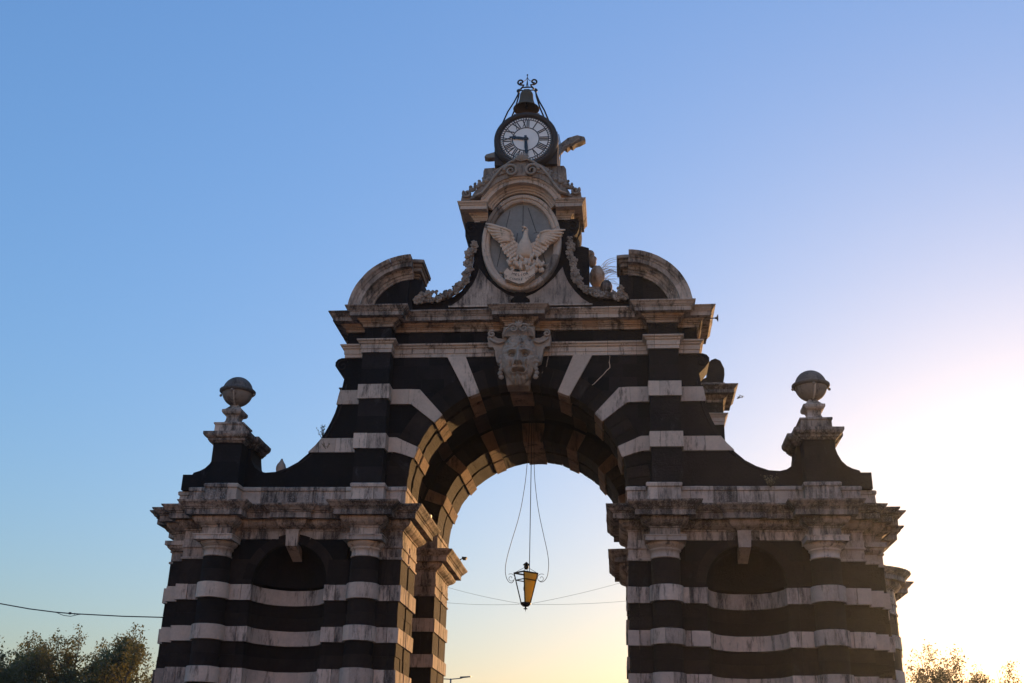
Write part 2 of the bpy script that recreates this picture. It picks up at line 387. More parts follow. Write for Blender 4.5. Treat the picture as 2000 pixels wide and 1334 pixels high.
    # ---- wall over each niche with the round head of the niche, and its dome
    poly = [(S*6.86, 8.72)] + [(S*x, z) for x, z in [(NC[0]-NR*math.cos(math.pi*i/18), 8.83+NR*math.sin(math.pi*i/18)) for i in range(19)]] + [(S*9.7, 8.72), (S*10.3, 8.72), (S*10.3, 10.39), (S*6.2, 10.39), (S*6.2, 8.72)]
    MB().prism(poly, -.46, -.2).build('niche_wall', LAVA, gate)
    d = MB(); rows = []
    for i in range(11):
        el = math.pi/2*i/10
        rows.append([(S*(NC[0]-NR*math.cos(math.pi*j/20)), NC[1]+NR*math.sin(math.pi*j/20)*math.cos(el), 8.72+.11+NR*math.sin(math.pi*j/20)*math.sin(el)) for j in range(21)])
    V = [p for r in rows for p in r]; F = [(i*21+j, i*21+j+1, i*21+22+j, i*21+21+j) for i in range(10) for j in range(20)]
    mesh('niche_dome', V, F, LAVA, gate, True)
    # voussoirs round the niche head
    for q in range(8):
        a0, a1 = -88+q*22, -88+(q+1)*22
        arc_sweep((S*NC[0], 8.83), a0+.4, a1-.4, [(NR-.02, -.50), (NR+.34, -.50), (NR+.34, -.3), (NR-.02, -.3)], 'niche_voussoir', LAVA_R, gate, n=4)
    # ---- core masses behind the facing
    for b in ((4.6, 6.7, -.25, 2.15, 0, 12.4), (6.7, 9.8, 1.1, 2.15, 0, 12.4), (6.6, 9.9, -.15, 2.15, 10.35, 12.4), (9.85, 12.2, -.25, 2.6, 0, 12.3), (12.0, 12.7, .3, 7, 0, 12.3), (12.6, 13.0, .8, 7.1, 0, 12.3),
              (5.45, 13.0, 2.1, 7.1, 0, 12.3), (12.8, 13.5, 3.2, 7.1, 0, 11.3), (4.6, 8.0, 7.6, 10.6, 0, 12.4), (5.3, 13.4, 7.1, 13, 0, 11.5)):
        MB().box(*((b[0], b[1]) if S > 0 else (-b[1], -b[0])), *b[2:]).build('masonry_core', LAVA, gate)

# ---- columns
def make_column(x):
    sh = MB(); sh.lathe((x, CY, 0), [(CR*.94, 1.25), (CR*.94, 9.7)], 28); c = sh.build('column', LAVA, gate, True)
    MB().box(x-.72, x+.72, CY-.72, CY+.6, .3, 1.0).build('pedestal', W_MID, c)
    MB().lathe((x, CY, 0), [(.68, 1.0), (.7, 1.08), (.66, 1.2), (.56, 1.24), (.55, 1.3)], 28).build('base', W_MID, c, True)
    prev = 1.3
    for z0, z1 in BANDS+[(9.66, 9.66)]:
        zs = [prev+.006, z0-.006] if z0 < 5 else [prev+.006, (prev+z0)/2-.003, (prev+z0)/2+.003, z0-.006]
        for a, b in zip(zs[::2], zs[1::2]):
            t = MB().lathe((x, CY, 0), [(CR-.008, a), (CR, a+.01), (CR, b-.01), (CR-.008, b)], 32); t.V = [jit(v, .005) for v in t.V]; t.build('lava_drum', LAVA_R, c)
        if z1 > z0:
            # each white ring is two stones with a joint down the front
            ja = -math.pi/2+rnd.uniform(-.5, .5)
            prof = [(CR-.1, z0), (.585, z0), (.60, z0+.012), (.60, z1-.012), (.585, z1), (CR-.1, z1)]
            for a0, a1 in ((ja-math.pi*.75, ja-.006), (ja+.006, ja+math.pi*.75)):
                V = []; F = []; k = 16; np_ = len(prof)
                for i in range(k+1):
                    a = a0+(a1-a0)*i/k
                    V += [jit((x+r*math.cos(a), CY+r*math.sin(a), z), .007) for r, z in prof]
                for i in range(k):
                    for j in range(np_): F.append((i*np_+j, i*np_+(j+1) % np_, (i+1)*np_+(j+1) % np_, (i+1)*np_+j))
                F += [tuple(range(np_)), tuple(k*np_+j for j in range(np_-1, -1, -1))]
                mesh('white_drum', V, F, rnd.choice((W_BAND, W_MID, W_CLEAN)), c)
        prev = z1
    t = MB().lathe((x, CY, 0), [(.505, 9.655), (.535, 9.67), (.535, 9.70), (.505, 9.72), (.505, 9.92), (.56, 9.94), (.57, 9.97), (.53, 9.99), (.56, 10.02), (.64, 10.08), (.69, 10.15), (.69, 10.19), (.62, 10.21)], 40)
    t.V = [jit(v, .008) for v in t.V]; t.build('echinus', W_BAND, c, True)
    t = MB().box(x-.73, x+.73, CY-.78, CY+.3, 10.205, 10.36).box(x-.76, x+.76, CY-.81, CY+.3, 10.361, 10.398)
    t.V = [jit(v, .006) for v in t.V]; t.build('abacus', W_BAND, c)
for x in (CI, CO, -CI, -CO): make_column(x)
# ---- arch rings: white and lava voussoirs in two strips front and two strips rear, barrel between
ZC = 12.46
WHITE = [(-5.9, 5.9), (21.7, 28.4), (45.3, 51.3), (67.3, 73.4)]
def ring(y0, y1, mid=False):
    rin, rout = (5.2, 5.6) if mid else (4.2, 5.02)
    prof_w = [(rin-.07, y0-.02), (rout+.0, y0-.02), (rout+.0, y1+.02), (rin-.07, y1+.02)]
    prof_d = [(rin, y0), (rout, y0), (rout, y1), (rin, y1)]
    wm, dm = (W_VAULT, LAVA) if mid else (W_RING, LAVA_R)
    for sgn in (1, -1):
        for i, (a, b) in enumerate(WHITE):
            if i == 0:
                if sgn < 0: continue
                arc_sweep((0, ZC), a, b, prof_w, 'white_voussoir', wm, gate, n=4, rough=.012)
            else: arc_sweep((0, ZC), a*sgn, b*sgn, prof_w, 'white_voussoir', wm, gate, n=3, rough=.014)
        gaps = [(5.9, 21.7), (28.4, 45.3), (51.3, 67.3), (73.4, 91.0)]
        for a, b in gaps: arc_sweep((0, ZC), (a+.1)*sgn, (b-.1)*sgn, prof_d, 'lava_voussoir', dm, gate, stones=3 if not mid else 1, n=3 if not mid else 8, gap=.004, rough=.034 if not mid else .004)
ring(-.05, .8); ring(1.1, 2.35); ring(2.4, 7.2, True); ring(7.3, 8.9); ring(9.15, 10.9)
for y0, y1 in ((.78, 1.12), (8.88, 9.17)):
    arc_sweep((0, ZC), -91, 91, [(4.55, y0), (5.0, y0), (5.0, y1), (4.55, y1)], 'groove_lining', LAVA, gate, n=40)
# ---- attic front wall
def arc_pts(r, n=30, a0=90, a1=-90): return [(r*math.sin(R_(a0+(a1-a0)*i/n)), ZC+r*math.cos(R_(a0+(a1-a0)*i/n))) for i in range(n+1)]
poly = [(5.0, 12.43), (6.9, 12.43), (6.95, 18.9), (-6.95, 18.9), (-6.9, 12.43), (-5.0, 12.43)] + [(-x, z) for x, z in arc_pts(4.95)]
MB().prism(poly, .06, 2.3).build('attic_core', LAVA, gate)
def outer_z(x, r): return ZC+math.sqrt(max(r*r-x*x, 0))
for S in (1, -1):
    z = 12.43; row = 0
    while z < 17.8:
        z1 = min(z+.56, 17.82); x = 5.06; first = True
        while x > .66:
            wdt = rnd.uniform(.7, 1.15) if not (first and row % 2) else .45
            xl = max(x-wdt, .6 if z > 16.9 else 0.0); first = False
            pts = []
            for i in range(7):
                xx = xl+(x-xl)*i/6; zz = max(z, outer_z(xx, 5.025)) if xx < 5.02 else z
                pts.append((xx, zz))
            pts = [(a, b) for a, b in pts if b < z1-.02]
            if len(pts) >= 2:
                pl = [(S*(a-.003 if i == len(pts)-1 else a+.003 if i == 0 else a), b+.003) for i, (a, b) in enumerate(pts)] + [(S*(pts[-1][0]-.003), z1-.003), (S*(pts[0][0]+.003), z1-.003)]
                dy = rnd.uniform(-.006, .006); MB().prism(pl, dy, .15).build('lava_stone', LAVA, gate)
            x = xl
            if xl <= 0: break
        z = z1; row += 1
    # pilaster, lava segments and white blocks
    segs = [(12.43, 13.88, 0), (13.88, 14.48, 1), (14.48, 15.90, 0), (15.90, 16.49, 1), (16.49, 17.83, 0)]
    PIL = [(5.07, .1), (5.07, -.6), (6.20, -.6), (6.20, .1)]
    for a, b, wv in segs:
        if wv: sweep(PIL, rect(a, b, .06), 'pilaster_band_stone', pick(W_CLEAN, W_BAND), gate, L=1.35, side=S, rough=.008)
        else:
            mz = (a+b)/2
            for q0, q1 in ((a, mz), (mz, b)): sweep(PIL, rect(q0+.004, q1-.004, 0), 'lava_stone', LAVA, gate, L=9, side=S)
    MB().box(*sorted((S*5.2, S*6.1)), -.5, .1, 12.43, 17.83).build('pilaster_core', LAVA, gate)
    # wings with the concave sweep down to the pedestal
    wing = [(6.2, 12.43), (13.1, 12.43), (13.1, 13.04), (12.72, 13.04), (12.68, 13.12), (12.45, 13.19), (12.25, 13.3), (12.08, 13.48), (11.95, 13.75), (11.85, 14.1), (11.8, 14.4), (10.52, 14.4), (10.48, 13.95), (10.42, 13.6),
            (10.25, 13.3), (10.05, 13.17), (9.8, 13.11), (9.4, 13.14), (8.95, 13.3), (8.55, 13.53), (8.17, 13.88), (7.83, 14.3), (7.6, 14.7), (7.42, 15.1), (7.27, 15.5), (7.17, 15.9), (7.08, 16.4), (7.04, 16.75), (7.0, 17.02), (7.1, 17.12), (7.28, 17.32), (7.42, 17.52), (7.42, 17.68), (7.33, 17.8), (7.18, 17.86), (6.2, 17.86)]
    MB().prism([(S*x, z) for x, z in wing], 0, 1.35).build('scroll_wing', LAVA, gate)
    # a raised border along the sweep and a scroll eye
    t = MB(); t.tube([(S*(x-.16), -.01, z-.02) for x, z in wing[17:28]], .035, 6); t.tube([(S*x, -.01, z) for x, _, z in spiral((7.12, 17.52), .03, .26, 1.4, 0, 30)], .03, 6); t.build('wing_moulding', LAVA, gate)
    up = [(6.21, 15.87), (7.22, 15.87), (7.17, 16.2), (7.12, 16.46), (6.21, 16.46)]
    lo1 = [(6.21, 13.9), (7.1, 13.9), (7.1, 14.47), (6.21, 14.47)]; lo2 = [(7.11, 13.9), (8.17, 13.9), (8.14, 13.95), (7.9, 14.2), (7.7, 14.47), (7.11, 14.47)]
    for pl in (up, lo1, lo2): MB().prism([(S*x, z) for x, z in pl], -.07, 1.40).build('wing_band_stone', rnd.choice((W_BAND, W_CLEAN)), gate)
    # white blocks that bend down to the arch
    for pl in ([(4.33, 15.84), (5.06, 15.85), (5.06, 16.46), (4.33, 16.46)], [(4.32, 16.46), (3.9, 16.44), (2.95, 15.385), (3.255, 15.075), (4.22, 15.84), (4.32, 15.84)],
               [(5.06, 13.89), (5.06, 14.48), (4.70, 14.47), (4.5, 14.38), (4.5, 13.82), (4.76, 13.89)], [(4.49, 13.82), (4.49, 14.37), (3.83, 14.07), (3.975, 13.64)],
               [(2.14, 17.82), (2.88, 17.82), (1.975, 16.10), (1.53, 16.28)]):
        MB().prism([(S*x, z) for x, z in pl], -.11, .2).build('white_facing_stone', rnd.choice((W_CLEAN, W_CLEAN, W_BAND)), gate)
    # shelf stone pedestal
    px0, px1 = 10.60, 11.74
    for q0, q1 in ((12.43, 13.35), (13.36, 14.1)):
        MB().box(*sorted((S*px0, S*px1)), -.75, .5, q0, q1).build('pedestal_stone', LAVA, gate)
    CAPP = [(-.3, 14.08), (.06, 14.08), (.10, 14.13), (.16, 14.16), (.18, 14.22), (.28, 14.28), (.33, 14.36), (.33, 14.47), (-.3, 14.50)]
    sweep([(px0, 1.3), (10.45, 1.3), (10.45, .0), (px0, .0), (px0, -.75), (px1, -.75), (px1, .0), (11.82, .0), (11.82, 1.3)][1:], CAPP, 'pedestal_cap', pick(W_DIRTY), gate, L=2.2, side=S, rough=.012)
    MB().box(*sorted((S*10.5, S*11.8)), -.7, 1.25, 14.1, 14.48).build('cap_core', W_DIRTY, gate)
    sweep([(10.45, 1.35), (11.82, 1.35), (11.82, 1.34)][:2][::-1], CAPP, 'pedestal_cap', W_DIRTY, gate, L=4, side=S)
for cpts in ([(3.55, 17.86), (3.56, 17.3), (2.93, 16.62), (2.68, 16.33)], [(1.15, 17.84), (1.02, 17.2), (.9, 17.1)]):
    c3 = [Vector((x, -.012, z)) for x, z in cpts]; mm = MB(); mm.tube([jit(c3[i].lerp(c3[i+1], t/5), .03, 5) for i in range(len(c3)-1) for t in range(6)], .017, 4); mm.build('mortar_repair', W_CLEAN, gate)
# weathered streaks are in the material; capping block over the keystone
# ---- attic entablature
P_AT = [(-7.0, 2.4), (-7.0, -.08), (-6.2, -.08), (-6.2, -.62), (-5.07, -.62), (-5.07, 0), (-.52, 0), (-.52, -.5), (.52, -.5), (.52, 0), (5.07, 0), (5.07, -.62), (6.2, -.62), (6.2, -.08), (7.0, -.08), (7.0, 2.4)]
P_AT2 = [(-7.0, 2.4), (-7.0, -.08), (-6.2, -.08), (-6.2, -.62), (-5.07, -.62), (-5.07, 0), (5.07, 0), (5.07, -.62), (6.2, -.62), (6.2, -.08), (7.0, -.08), (7.0, 2.4)]
sweep(P_AT2, [(-.2, 17.83), (.04, 17.83), (.04, 17.97), (.07, 17.98), (.07, 18.17), (.12, 18.19), (.14, 18.22), (.14, 18.25), (.20, 18.28), (.22, 18.31), (.22, 18.35), (-.2, 18.37)], 'attic_architrave_stone', pick(W_CLEAN, W_CLEAN, W_BAND), gate, L=1.15, rough=.005)
sweep(P_AT2, rect(18.37, 18.915, -.02), 'attic_frieze_stone', LAVA, gate, L=1.6)
sweep(P_AT, [(-.2, 18.92), (.05, 18.92), (.05, 19.03), (.09, 19.04), (.09, 19.08), (.16, 19.09), (.16, 19.12), (.22, 19.16), (.26, 19.22), (-.2, 19.23)], 'bed_mould_stone', pick(W_BROWN, W_BROWN, W_MID), gate, L=.85, rough=.010)
sweep(P_AT, [(-.2, 19.23), (.52, 19.23), (.52, 19.40), (.56, 19.41), (.56, 19.44), (.60, 19.47), (.64, 19.53), (.70, 19.58), (.70, 19.62), (.2, 19.66), (-.2, 19.66)], 'attic_cornice_stone', pick(W_MID, W_DIRTY, W_MID, W_BAND), gate, L=.95, rough=.012, step=.16)
MB().box(-6.7, 6.7, 0.12, 2.4, 18.3, 19.64).build('attic_top_core', LAVA, gate)
# ---- broken segmental pediments
for S in (1, -1):
    c = (4.3, 19.3)
    def prof(yf, yb): # yf = front of the corona
        return [(1.72, yb), (1.72, yf+.62), (1.80, yf+.60), (1.80, yf+.56), (1.90, yf+.54), (1.90, yf+.48), (1.98, yf+.44), (2.06, yf+.36), (2.07, yf+.14), (2.24, yf+.12), (2.25, yf+.08), (2.31, yf+.05), (2.36, yf-.02), (2.44, yf-.06), (2.50, yf-.08), (2.50, yb)]
    pr_f = prof(-1.25, -.55); pr_b = prof(-.80, .85)
    k = len(pr_f)
    arc_sweep(c, 1.5, 82.5, pr_f, 'pediment_stone', W_MID, gate, stones=4, side=S, n=7, rough=.010)
    # left and right ends are flat: straight continuation of the arc top towards the centre
    for r0, r1, ya, aa in ((2.36, 2.50, -.88, -9.5), (2.24, 2.36, -.74, -8.0), (2.07, 2.24, -.64, -7.2), (1.98, 2.07, -.42, -4.8), (1.88, 1.98, -.34, -4.0), (1.72, 1.88, -.24, -2.8)):
        arc_sweep(c, aa, 1.3, [(r0+.001, .85), (r0+.001, ya+.03), (r0+.03, ya), (r1-.001, ya), (r1-.001, .85)], 'pediment_return_stone', W_GREY, gate, side=S, n=4, rough=.008)
    arc_sweep(c, 1.35, 82.5, [(r, y) for r, y in pr_b if r > 1.7], 'pediment_back_stone', W_MID, gate, side=S, n=14)
    tymp = [(4.32, 19.66), (6.05, 19.66)] + [(4.3+1.78*math.sin(R_(a)), 19.3+1.78*math.cos(R_(a))) for a in range(76, -1, -8)] + [(3.98, 21.05), (4.0, 20.65), (4.12, 20.45), (4.3, 20.28), (4.36, 20.05), (4.32, 19.85)]
    MB().prism([(S*x, z) for x, z in tymp], -.5, .9).build('tympanum', LAVA, gate)
    MB().prism([(S*x, z) for x, z in [(4.55, 19.66), (4.9, 19.66), (4.9, 20.95), (4.5, 20.98)]], -.62, -.45).build('tympanum_rib', LAVA, gate)
MB().box(-6.6, 6.6, -.35, 2.3, 19.62, 19.70).build('attic_capping', LAVA, gate)
# ---- rear attic: same black and white masonry, wider and lower in view
poly = [(5.0, 12.43), (8.75, 12.43), (8.75, 19.6), (-8.75, 19.6), (-8.75, 12.43), (-5.0, 12.43)] + [(-x, z) for x, z in arc_pts(4.95)]
MB().prism(poly, 8.8, 10.85).build('rear_attic_core', LAVA, gate)
poly = [(5.0, 12.43), (6.4, 12.43), (6.4, 18.2), (-6.4, 18.2), (-6.4, 12.43), (-5.0, 12.43)] + [(-x, z) for x, z in arc_pts(4.95)]
MB().prism(poly, 7.34, 8.79).build('rear_arch_core', LAVA, gate)
MB().prism([(-5.9, 12.43), (-5.9, 18.1), (5.9, 18.1), (5.9, 12.43), (5.25, 12.43)] + arc_pts(5.25)[1:-1] + [(-5.25, 12.43)], 2.31, 7.33).build('vault_core', LAVA, gate)
for S in (1, -1):
    PR = [(4.9, 8.8), (8.72, 8.8), (8.72, 10.9)]
    sweep(PR, [(-.2, 17.83), (.04, 17.83), (.04, 17.97), (.07, 17.98), (.07, 18.17), (.12, 18.19), (.14, 18.25), (.22, 18.31), (.22, 18.35), (-.2, 18.37)], 'rear_architrave_stone', W_CLEAN, gate, L=1.15, side=S)
    sweep(PR, [(-.2, 18.92), (.05, 18.92), (.05, 19.03), (.09, 19.08), (.16, 19.12), (.26, 19.22), (-.2, 19.23)], 'rear_bed_mould_stone', pick(W_BROWN, W_MID), gate, L=.85, side=S)
    sweep(PR, [(-.2, 19.23), (.52, 19.23), (.52, 19.40), (.56, 19.44), (.64, 19.53), (.70, 19.58), (.70, 19.62), (.2, 19.66), (-.2, 19.66)], 'rear_cornice_stone', pick(W_MID, W_DIRTY), gate, L=.95, side=S, rough=.012)
    MB().box(*sorted((S*6.5, S*8.9)), 8.95, 10.6, 19.62, 19.98).build('rear_block', W_DIRTY, gate)
    pl = [(7.2, 19.98), (8.84, 19.98), (8.92, 20.4), (8.92, 20.72), (8.76, 21.12), (8.53, 21.24), (8.32, 21.16), (8.16, 20.97), (8.12, 20.5), (8.1, 20.3), (7.9, 20.2), (7.2, 20.2)]
    MB().prism([(S*x, z) for x, z in pl], 9.05, 9.9).build('rear_scroll_stone', LAVA_R, gate)
# ---- centre aedicule with the oval, garlands and the arched cornice
half = [(0, 19.66), (4.45, 19.66), (4.45, 20.10), (4.2, 20.16), (3.6, 20.18), (3.1, 20.26), (2.7, 20.42), (2.4, 20.66), (2.2, 20.98), (2.07, 21.35), (1.98, 21.8), (1.94, 22.3), (1.93, 22.7), (2.0, 22.85), (2.1, 23.0), (2.26, 23.15), (2.36, 23.4), (2.38, 23.75), (2.3, 23.85), (0, 23.85)]
poly = half[1:-1]; poly = poly + [(-x, z) for x, z in reversed(poly)]
OC, OA, OB_ = (.02, 22.70), 1.33, 1.90
MB().prism(poly, -.2, 1.5).build('aedicule_body', LAVA, gate)
MB().prism([(-1.75, 23.8), (1.75, 23.8)] + [(1.75*math.cos(R_(a)), 23.8+1.62*math.sin(R_(a))) for a in range(6, 175, 8)], -.24, 1.45).build('aedicule_head', LAVA, gate)
for S in (1, -1):
    tri = [(1.70, 21.62), (1.80, 21.25), (1.94, 20.92), (2.2, 20.52), (2.48, 20.2), (2.80, 19.97), (.34, 19.97), (.40, 20.08), (.38, 20.2), (.24, 20.31), (.6, 20.47), (1.0, 20.77), (1.38, 21.15)]
    MB().prism([(S*x, z) for x, z in tri], -.27, -.1).build('spandrel_panel', W_MID, gate)
    MB().box(*sorted((S*.5, S*2.9)), -.29, -.1, 19.90, 19.955).build('panel_fillet', W_BAND, gate)
    # bracket scroll
    b = MB(); b.tube([(x, -.22, z) for x, _, z in spiral((S*2.1, 23.5), .04, .26, 1.3, .5, 26, hand=S)], .045, 6); b.build('bracket_scroll', LAVA, gate)
    b = MB().prism([(S*x, z) for x, z in [(2.0, 22.8), (2.12, 22.98), (2.28, 23.12), (2.42, 23.4), (2.44, 23.75), (2.35, 23.9), (1.9, 23.9)]], .25, 1.3); b.build('side_bracket', LAVA_R, gate)
MB().prism([(-1.7, 19.66), (1.7, 19.66), (1.75, 22.5), (1.9, 24.4), (1.2, 25.4), (-1.2, 25.4), (-1.9, 24.4), (-1.75, 22.5)], 9.3, 10.8).build('rear_aedicule', LAVA, gate)
for i in range(10):  # oval frame: ten stones
    a0, a1 = 36*i+18, 36*i+54; V = []; F = []
    prof = [(-.02, -.28), (0, -.42), (.06, -.46), (.13, -.46), (.15, -.52), (.26, -.55), (.30, -.5), (.31, -.1), (-.02, -.1)]
    k = len(prof); nseg = 9
    for q in range(nseg+1):
        a = R_(a0+.25+(a1-a0-.5)*q/nseg)
        for r, y in prof: V.append(jit((OC[0]+(OA+r)*math.cos(a), y, OC[1]+(OB_+r)*math.sin(a)), .006))
    for q in range(nseg):
        for j in range(k): F.append((q*k+j, q*k+(j+1) % k, (q+1)*k+(j+1) % k, (q+1)*k+j))
    F += [tuple(range(k)), tuple(nseg*k+j for j in range(k-1, -1, -1))]
    mesh('oval_frame_stone', V, F, W_GREY if i in (3, 8) else W_CLEAN if i < 7 else W_BAND, gate)
MB().prism([(OC[0]+(OA+.02)*math.cos(R_(a)), OC[1]+(OB_+.02)*math.sin(R_(a))) for a in range(0, 360, 6)], -.27, -.19).build('sundial_panel', PLASTER, gate)
for (x0, z0, x1, z1) in ((-.5, 24.3, -.98, 21.66), (.045, 24.5, .05, 23.2), (.25, 24.4, .62, 23.2), (.75, 22.7, 1.04, 21.72), (-.17, 23.21, -.22, 22.61), (.5, 23.2, .72, 23.21)):
    MB().tube([(x0, -.272, z0), (x1, -.272, z1)], .012, 4).build('sundial_line', DIALK, gate)
MB().prism([(.34*math.cos(R_(a)), 20.16+.16*math.sin(R_(a))) for a in range(0, 360, 15)], -.33, -.1).build('keyhole_boss', LAVA, gate)
MB().box(-.2, .2, -.32, -.1, 20.2, 20.5).build('keyhole_stem', LAVA, gate)
# arched cornice
CC = (0.0, 23.75)
UP = [(-.25, 23.80), (.02, 23.80), (.03, 23.87), (.06, 23.88), (.08, 23.95), (.12, 23.97), (.14, 24.03), (.20, 24.08), (.22, 24.12), (.55, 24.13), (.55, 24.29), (.59, 24.31), (.60, 24.35), (.66, 24.40), (.68, 24.46), (.1, 24.5), (-.25, 24.5)]
for S in (1, -1):
    sweep([(1.42, -.22), (1.98, -.22), (1.98, 1.5)], UP, 'aedicule_cornice_stone', pick(W_CLEAN, W_BAND), gate, L=.8, side=S, rough=.008)
prof = [(1.36, -.15), (1.36, -.36), (1.43, -.38), (1.44, -.44), (1.51, -.46), (1.53, -.52), (1.58, -.56), (1.60, -.80), (1.74, -.80), (1.76, -.84), (1.80, -.88), (1.87, -.9), (1.87, -.15)]
prof = [(r-.04, y) for r, y in prof]
arc_sweep(CC, -66, 66, prof, 'arched_cornice_stone', W_CLEAN, gate, stones=6, n=5, rough=.007)
# plinth block behind the crest
MB().prism([(-1.74, 24.4), (1.8, 24.4), (1.88, 25.5), (1.82, 26.3), (1.72, 26.46), (1.3, 26.46), (-1.3, 26.46), (-1.66, 26.44), (-1.7, 26.3), (-1.72, 25.4)], -.15, 1.5).build('clock_plinth', W_GREY, gate)
# ---- crest: shell and scrolls
slab = [(-2.1, 24.5), (-1.95, 24.8), (-1.72, 25.15), (-1.45, 25.5), (-1.12, 25.85), (-.8, 26.06), (-.5, 26.2), (-.2, 26.35), (.2, 26.35), (.5, 26.2), (.8, 26.06), (1.12, 25.85), (1.45, 25.5), (1.72, 25.15), (1.95, 24.8), (2.1, 24.5)]
slab += [(1.8*math.sin(R_(a)), 23.75+1.8*math.cos(R_(a))) for a in range(60, -61, -12)]
crest = MB().prism(slab, -.95, -.5).build('crest', W_GREY, gate)
for S in (1, -1):
    t = MB(); t.tube([Vector((x, -1.03, z)) for x, _, z in spiral((S*.43, 25.75), .06, .30, 1.6, -.6, 44, hand=-S)], [.03+.045*i/44 for i in range(45)], 8)
    t.build('crest_scroll', W_CARVE, crest, True)
    t = MB(); t.tube([(S*x, -1.03, z) for x, z in [(.2, 26.3), (.5, 26.15), (.85, 25.85), (1.15, 25.45), (1.4, 25.02), (1.62, 24.72), (1.9, 24.58)]], .055, 8); t.build('crest_stem', W_CARVE, crest, True)
    t = MB()
    t.tube([Vector((x, -.92, z)) for x, _, z in spiral((S*2.24, 24.78), .04, .19, 1.3, -1.2, 24, hand=S)], .055, 8)
    t.build('end_scroll', W_GREY, crest, True)
    MB().prism([(S*x, z) for x, z in [(1.95, 24.5), (2.5, 24.5), (2.47, 24.72), (2.38, 24.88), (2.24, 24.93), (2.12, 24.86), (2.06, 24.7)]], -.85, -.4).build('end_scroll_back', W_GREY, crest)
    for q in range(9):
        x = .62+q*.17; z = 26.0-.55*(x-.62)**1.35-.1
        lf = MB(); lf.ball((S*x*1.02, -.97, z-.15), .13, 7, 5, (1.3, .5, .8)); lf.ball((S*(x+.12), -.97, z-.02), .07, 6, 5, (1, .6, 1.2)); lf.V = [jit(v, .03, 6) for v in lf.V]; lf.build('crest_leaf', W_GREY, crest)
sh = MB()
for q in range(9):
    a = R_(-72+18*q); sh.tube([(0, -1.0, 26.2), (.24*math.sin(a), -1.06, 26.2+.24*math.cos(a)), (.36*math.sin(a), -1.02, 26.2+.42*math.cos(a))], [.02, .05, .035], 6)
sh.V = [jit(v, .006) for v in sh.V]; sh.build('crest_shell', W_CARVE, crest, True)
# ---- garlands of flowers
def rosette(r, seed):
    q = random.Random(seed); b = MB(); n = q.choice((4, 5, 6))
    for i in range(n):
        a = 2*math.pi*i/n+q.random(); rr = r*q.uniform(.5, .68)
        b.ball((rr*math.cos(a), q.uniform(-.02, .0), rr*math.sin(a)), r*q.uniform(.36, .5), 6, 4, (1, .6, 1))
    b.ball((0, -r*.28, 0), r*.3, 6, 4)
    b.V = [jit(v+Vector((seed, 0, 0)), .014, 9)-Vector((seed, 0, 0)) for v in b.V]
    me = bpy.data.meshes.new('flower'); me.from_pydata([tuple(v) for v in b.V], [], b.F); me.materials.append(W_GREY if seed % 3 else W_CARVE); return me
ROS = [rosette(.15, s) for s in range(7)]
GL = [(2.0, 22.72), (2.06, 22.3), (2.10, 21.9), (2.15, 21.5), (2.27, 21.1), (2.45, 20.78), (2.7, 20.55), (3.0, 20.36), (3.35, 20.26), (3.7, 20.24), (4.05, 20.2), (4.28, 20.14)]
for S in (1, -1):
    gb = MB(); gb.tube([(S*(x-.03), -.25, z) for x, z in GL], [.1]*len(GL), 7); gl = gb.build('garland', W_GREY, gate)
    for i in range(len(GL)-1):
        for j in range(5 if i < 8 else 7):
            t = j/5+rnd.uniform(-.1, .1); a, b = GL[i], GL[min(i+1, len(GL)-1)]
            x = a[0]+(b[0]-a[0])*t+rnd.uniform(-.13, .10); z = a[1]+(b[1]-a[1])*t+rnd.uniform(-.07, .07)
            if i >= 8: z += rnd.uniform(-.05, .22)
            o = bpy.data.objects.new('flower', rnd.choice(ROS)); sc.collection.objects.link(o); o.parent = gl
            s_ = rnd.uniform(.75, 1.25); o.scale = (s_, s_, s_); o.rotation_euler = (rnd.uniform(-.5, .5), rnd.uniform(0, 6.28), rnd.uniform(-.5, .5)); o.location = (S*x, -.38+rnd.uniform(-.06, .05), z)
# ---- relief of a phoenix rising from flames over a motto scroll
ph_b = MB()
secs = [(.235, 23.22, .05, .05), (.235, 23.17, .075, .08), (.215, 23.08, .085, .1), (.20, 22.95, .10, .11), (.195, 22.8, .13, .13), (.185, 22.62, .21, .18), (.18, 22.42, .29, .22), (.18, 22.2, .335, .24), (.185, 22.02, .33, .22), (.19, 21.85, .27, .18)]
V = []; F = []
for (x, z, rx, ry) in secs:
    for i in range(18): a = 2*math.pi*i/18; V.append((x+rx*math.cos(a), -.62+ry*math.sin(a)*1.0, z))
for j in range(len(secs)-1):
    for i in range(18): F.append((j*18+i, j*18+(i+1) % 18, (j+1)*18+(i+1) % 18, (j+1)*18+i))
F += [tuple(range(18)), tuple((len(secs)-1)*18+i for i in range(18))]
ph_b.add(V, F); phx = ph_b.build('phoenix_relief', W_PINK, gate, True)
bk = MB(); bk.tube([(.22, -.66, 23.2), (.12, -.68, 23.28), (.05, -.68, 23.31)], [.07, .05, .012], 8); bk.tube([(.14, -.67, 23.17), (.08, -.68, 23.12), (.06, -.68, 23.07)], [.04, .025, .01], 6); bk.build('beak', W_PINK, phx, True)
MB().ball((.19, -.745, 23.15), .022, 6, 4).build('eye', DIALK, phx)
LW = [(-1.36, 23.40), (-1.14, 23.35), (-.83, 23.28), (-.41, 23.18), (-.32, 23.02), (-.3, 22.73), (-.08, 22.54), (0, 22.31), (0, 22.05), (-.37, 21.89), (-.61, 22.11), (-.81, 22.48), (-.84, 22.64), (-1.13, 22.84), (-1.24, 23.04), (-1.38, 23.25)]
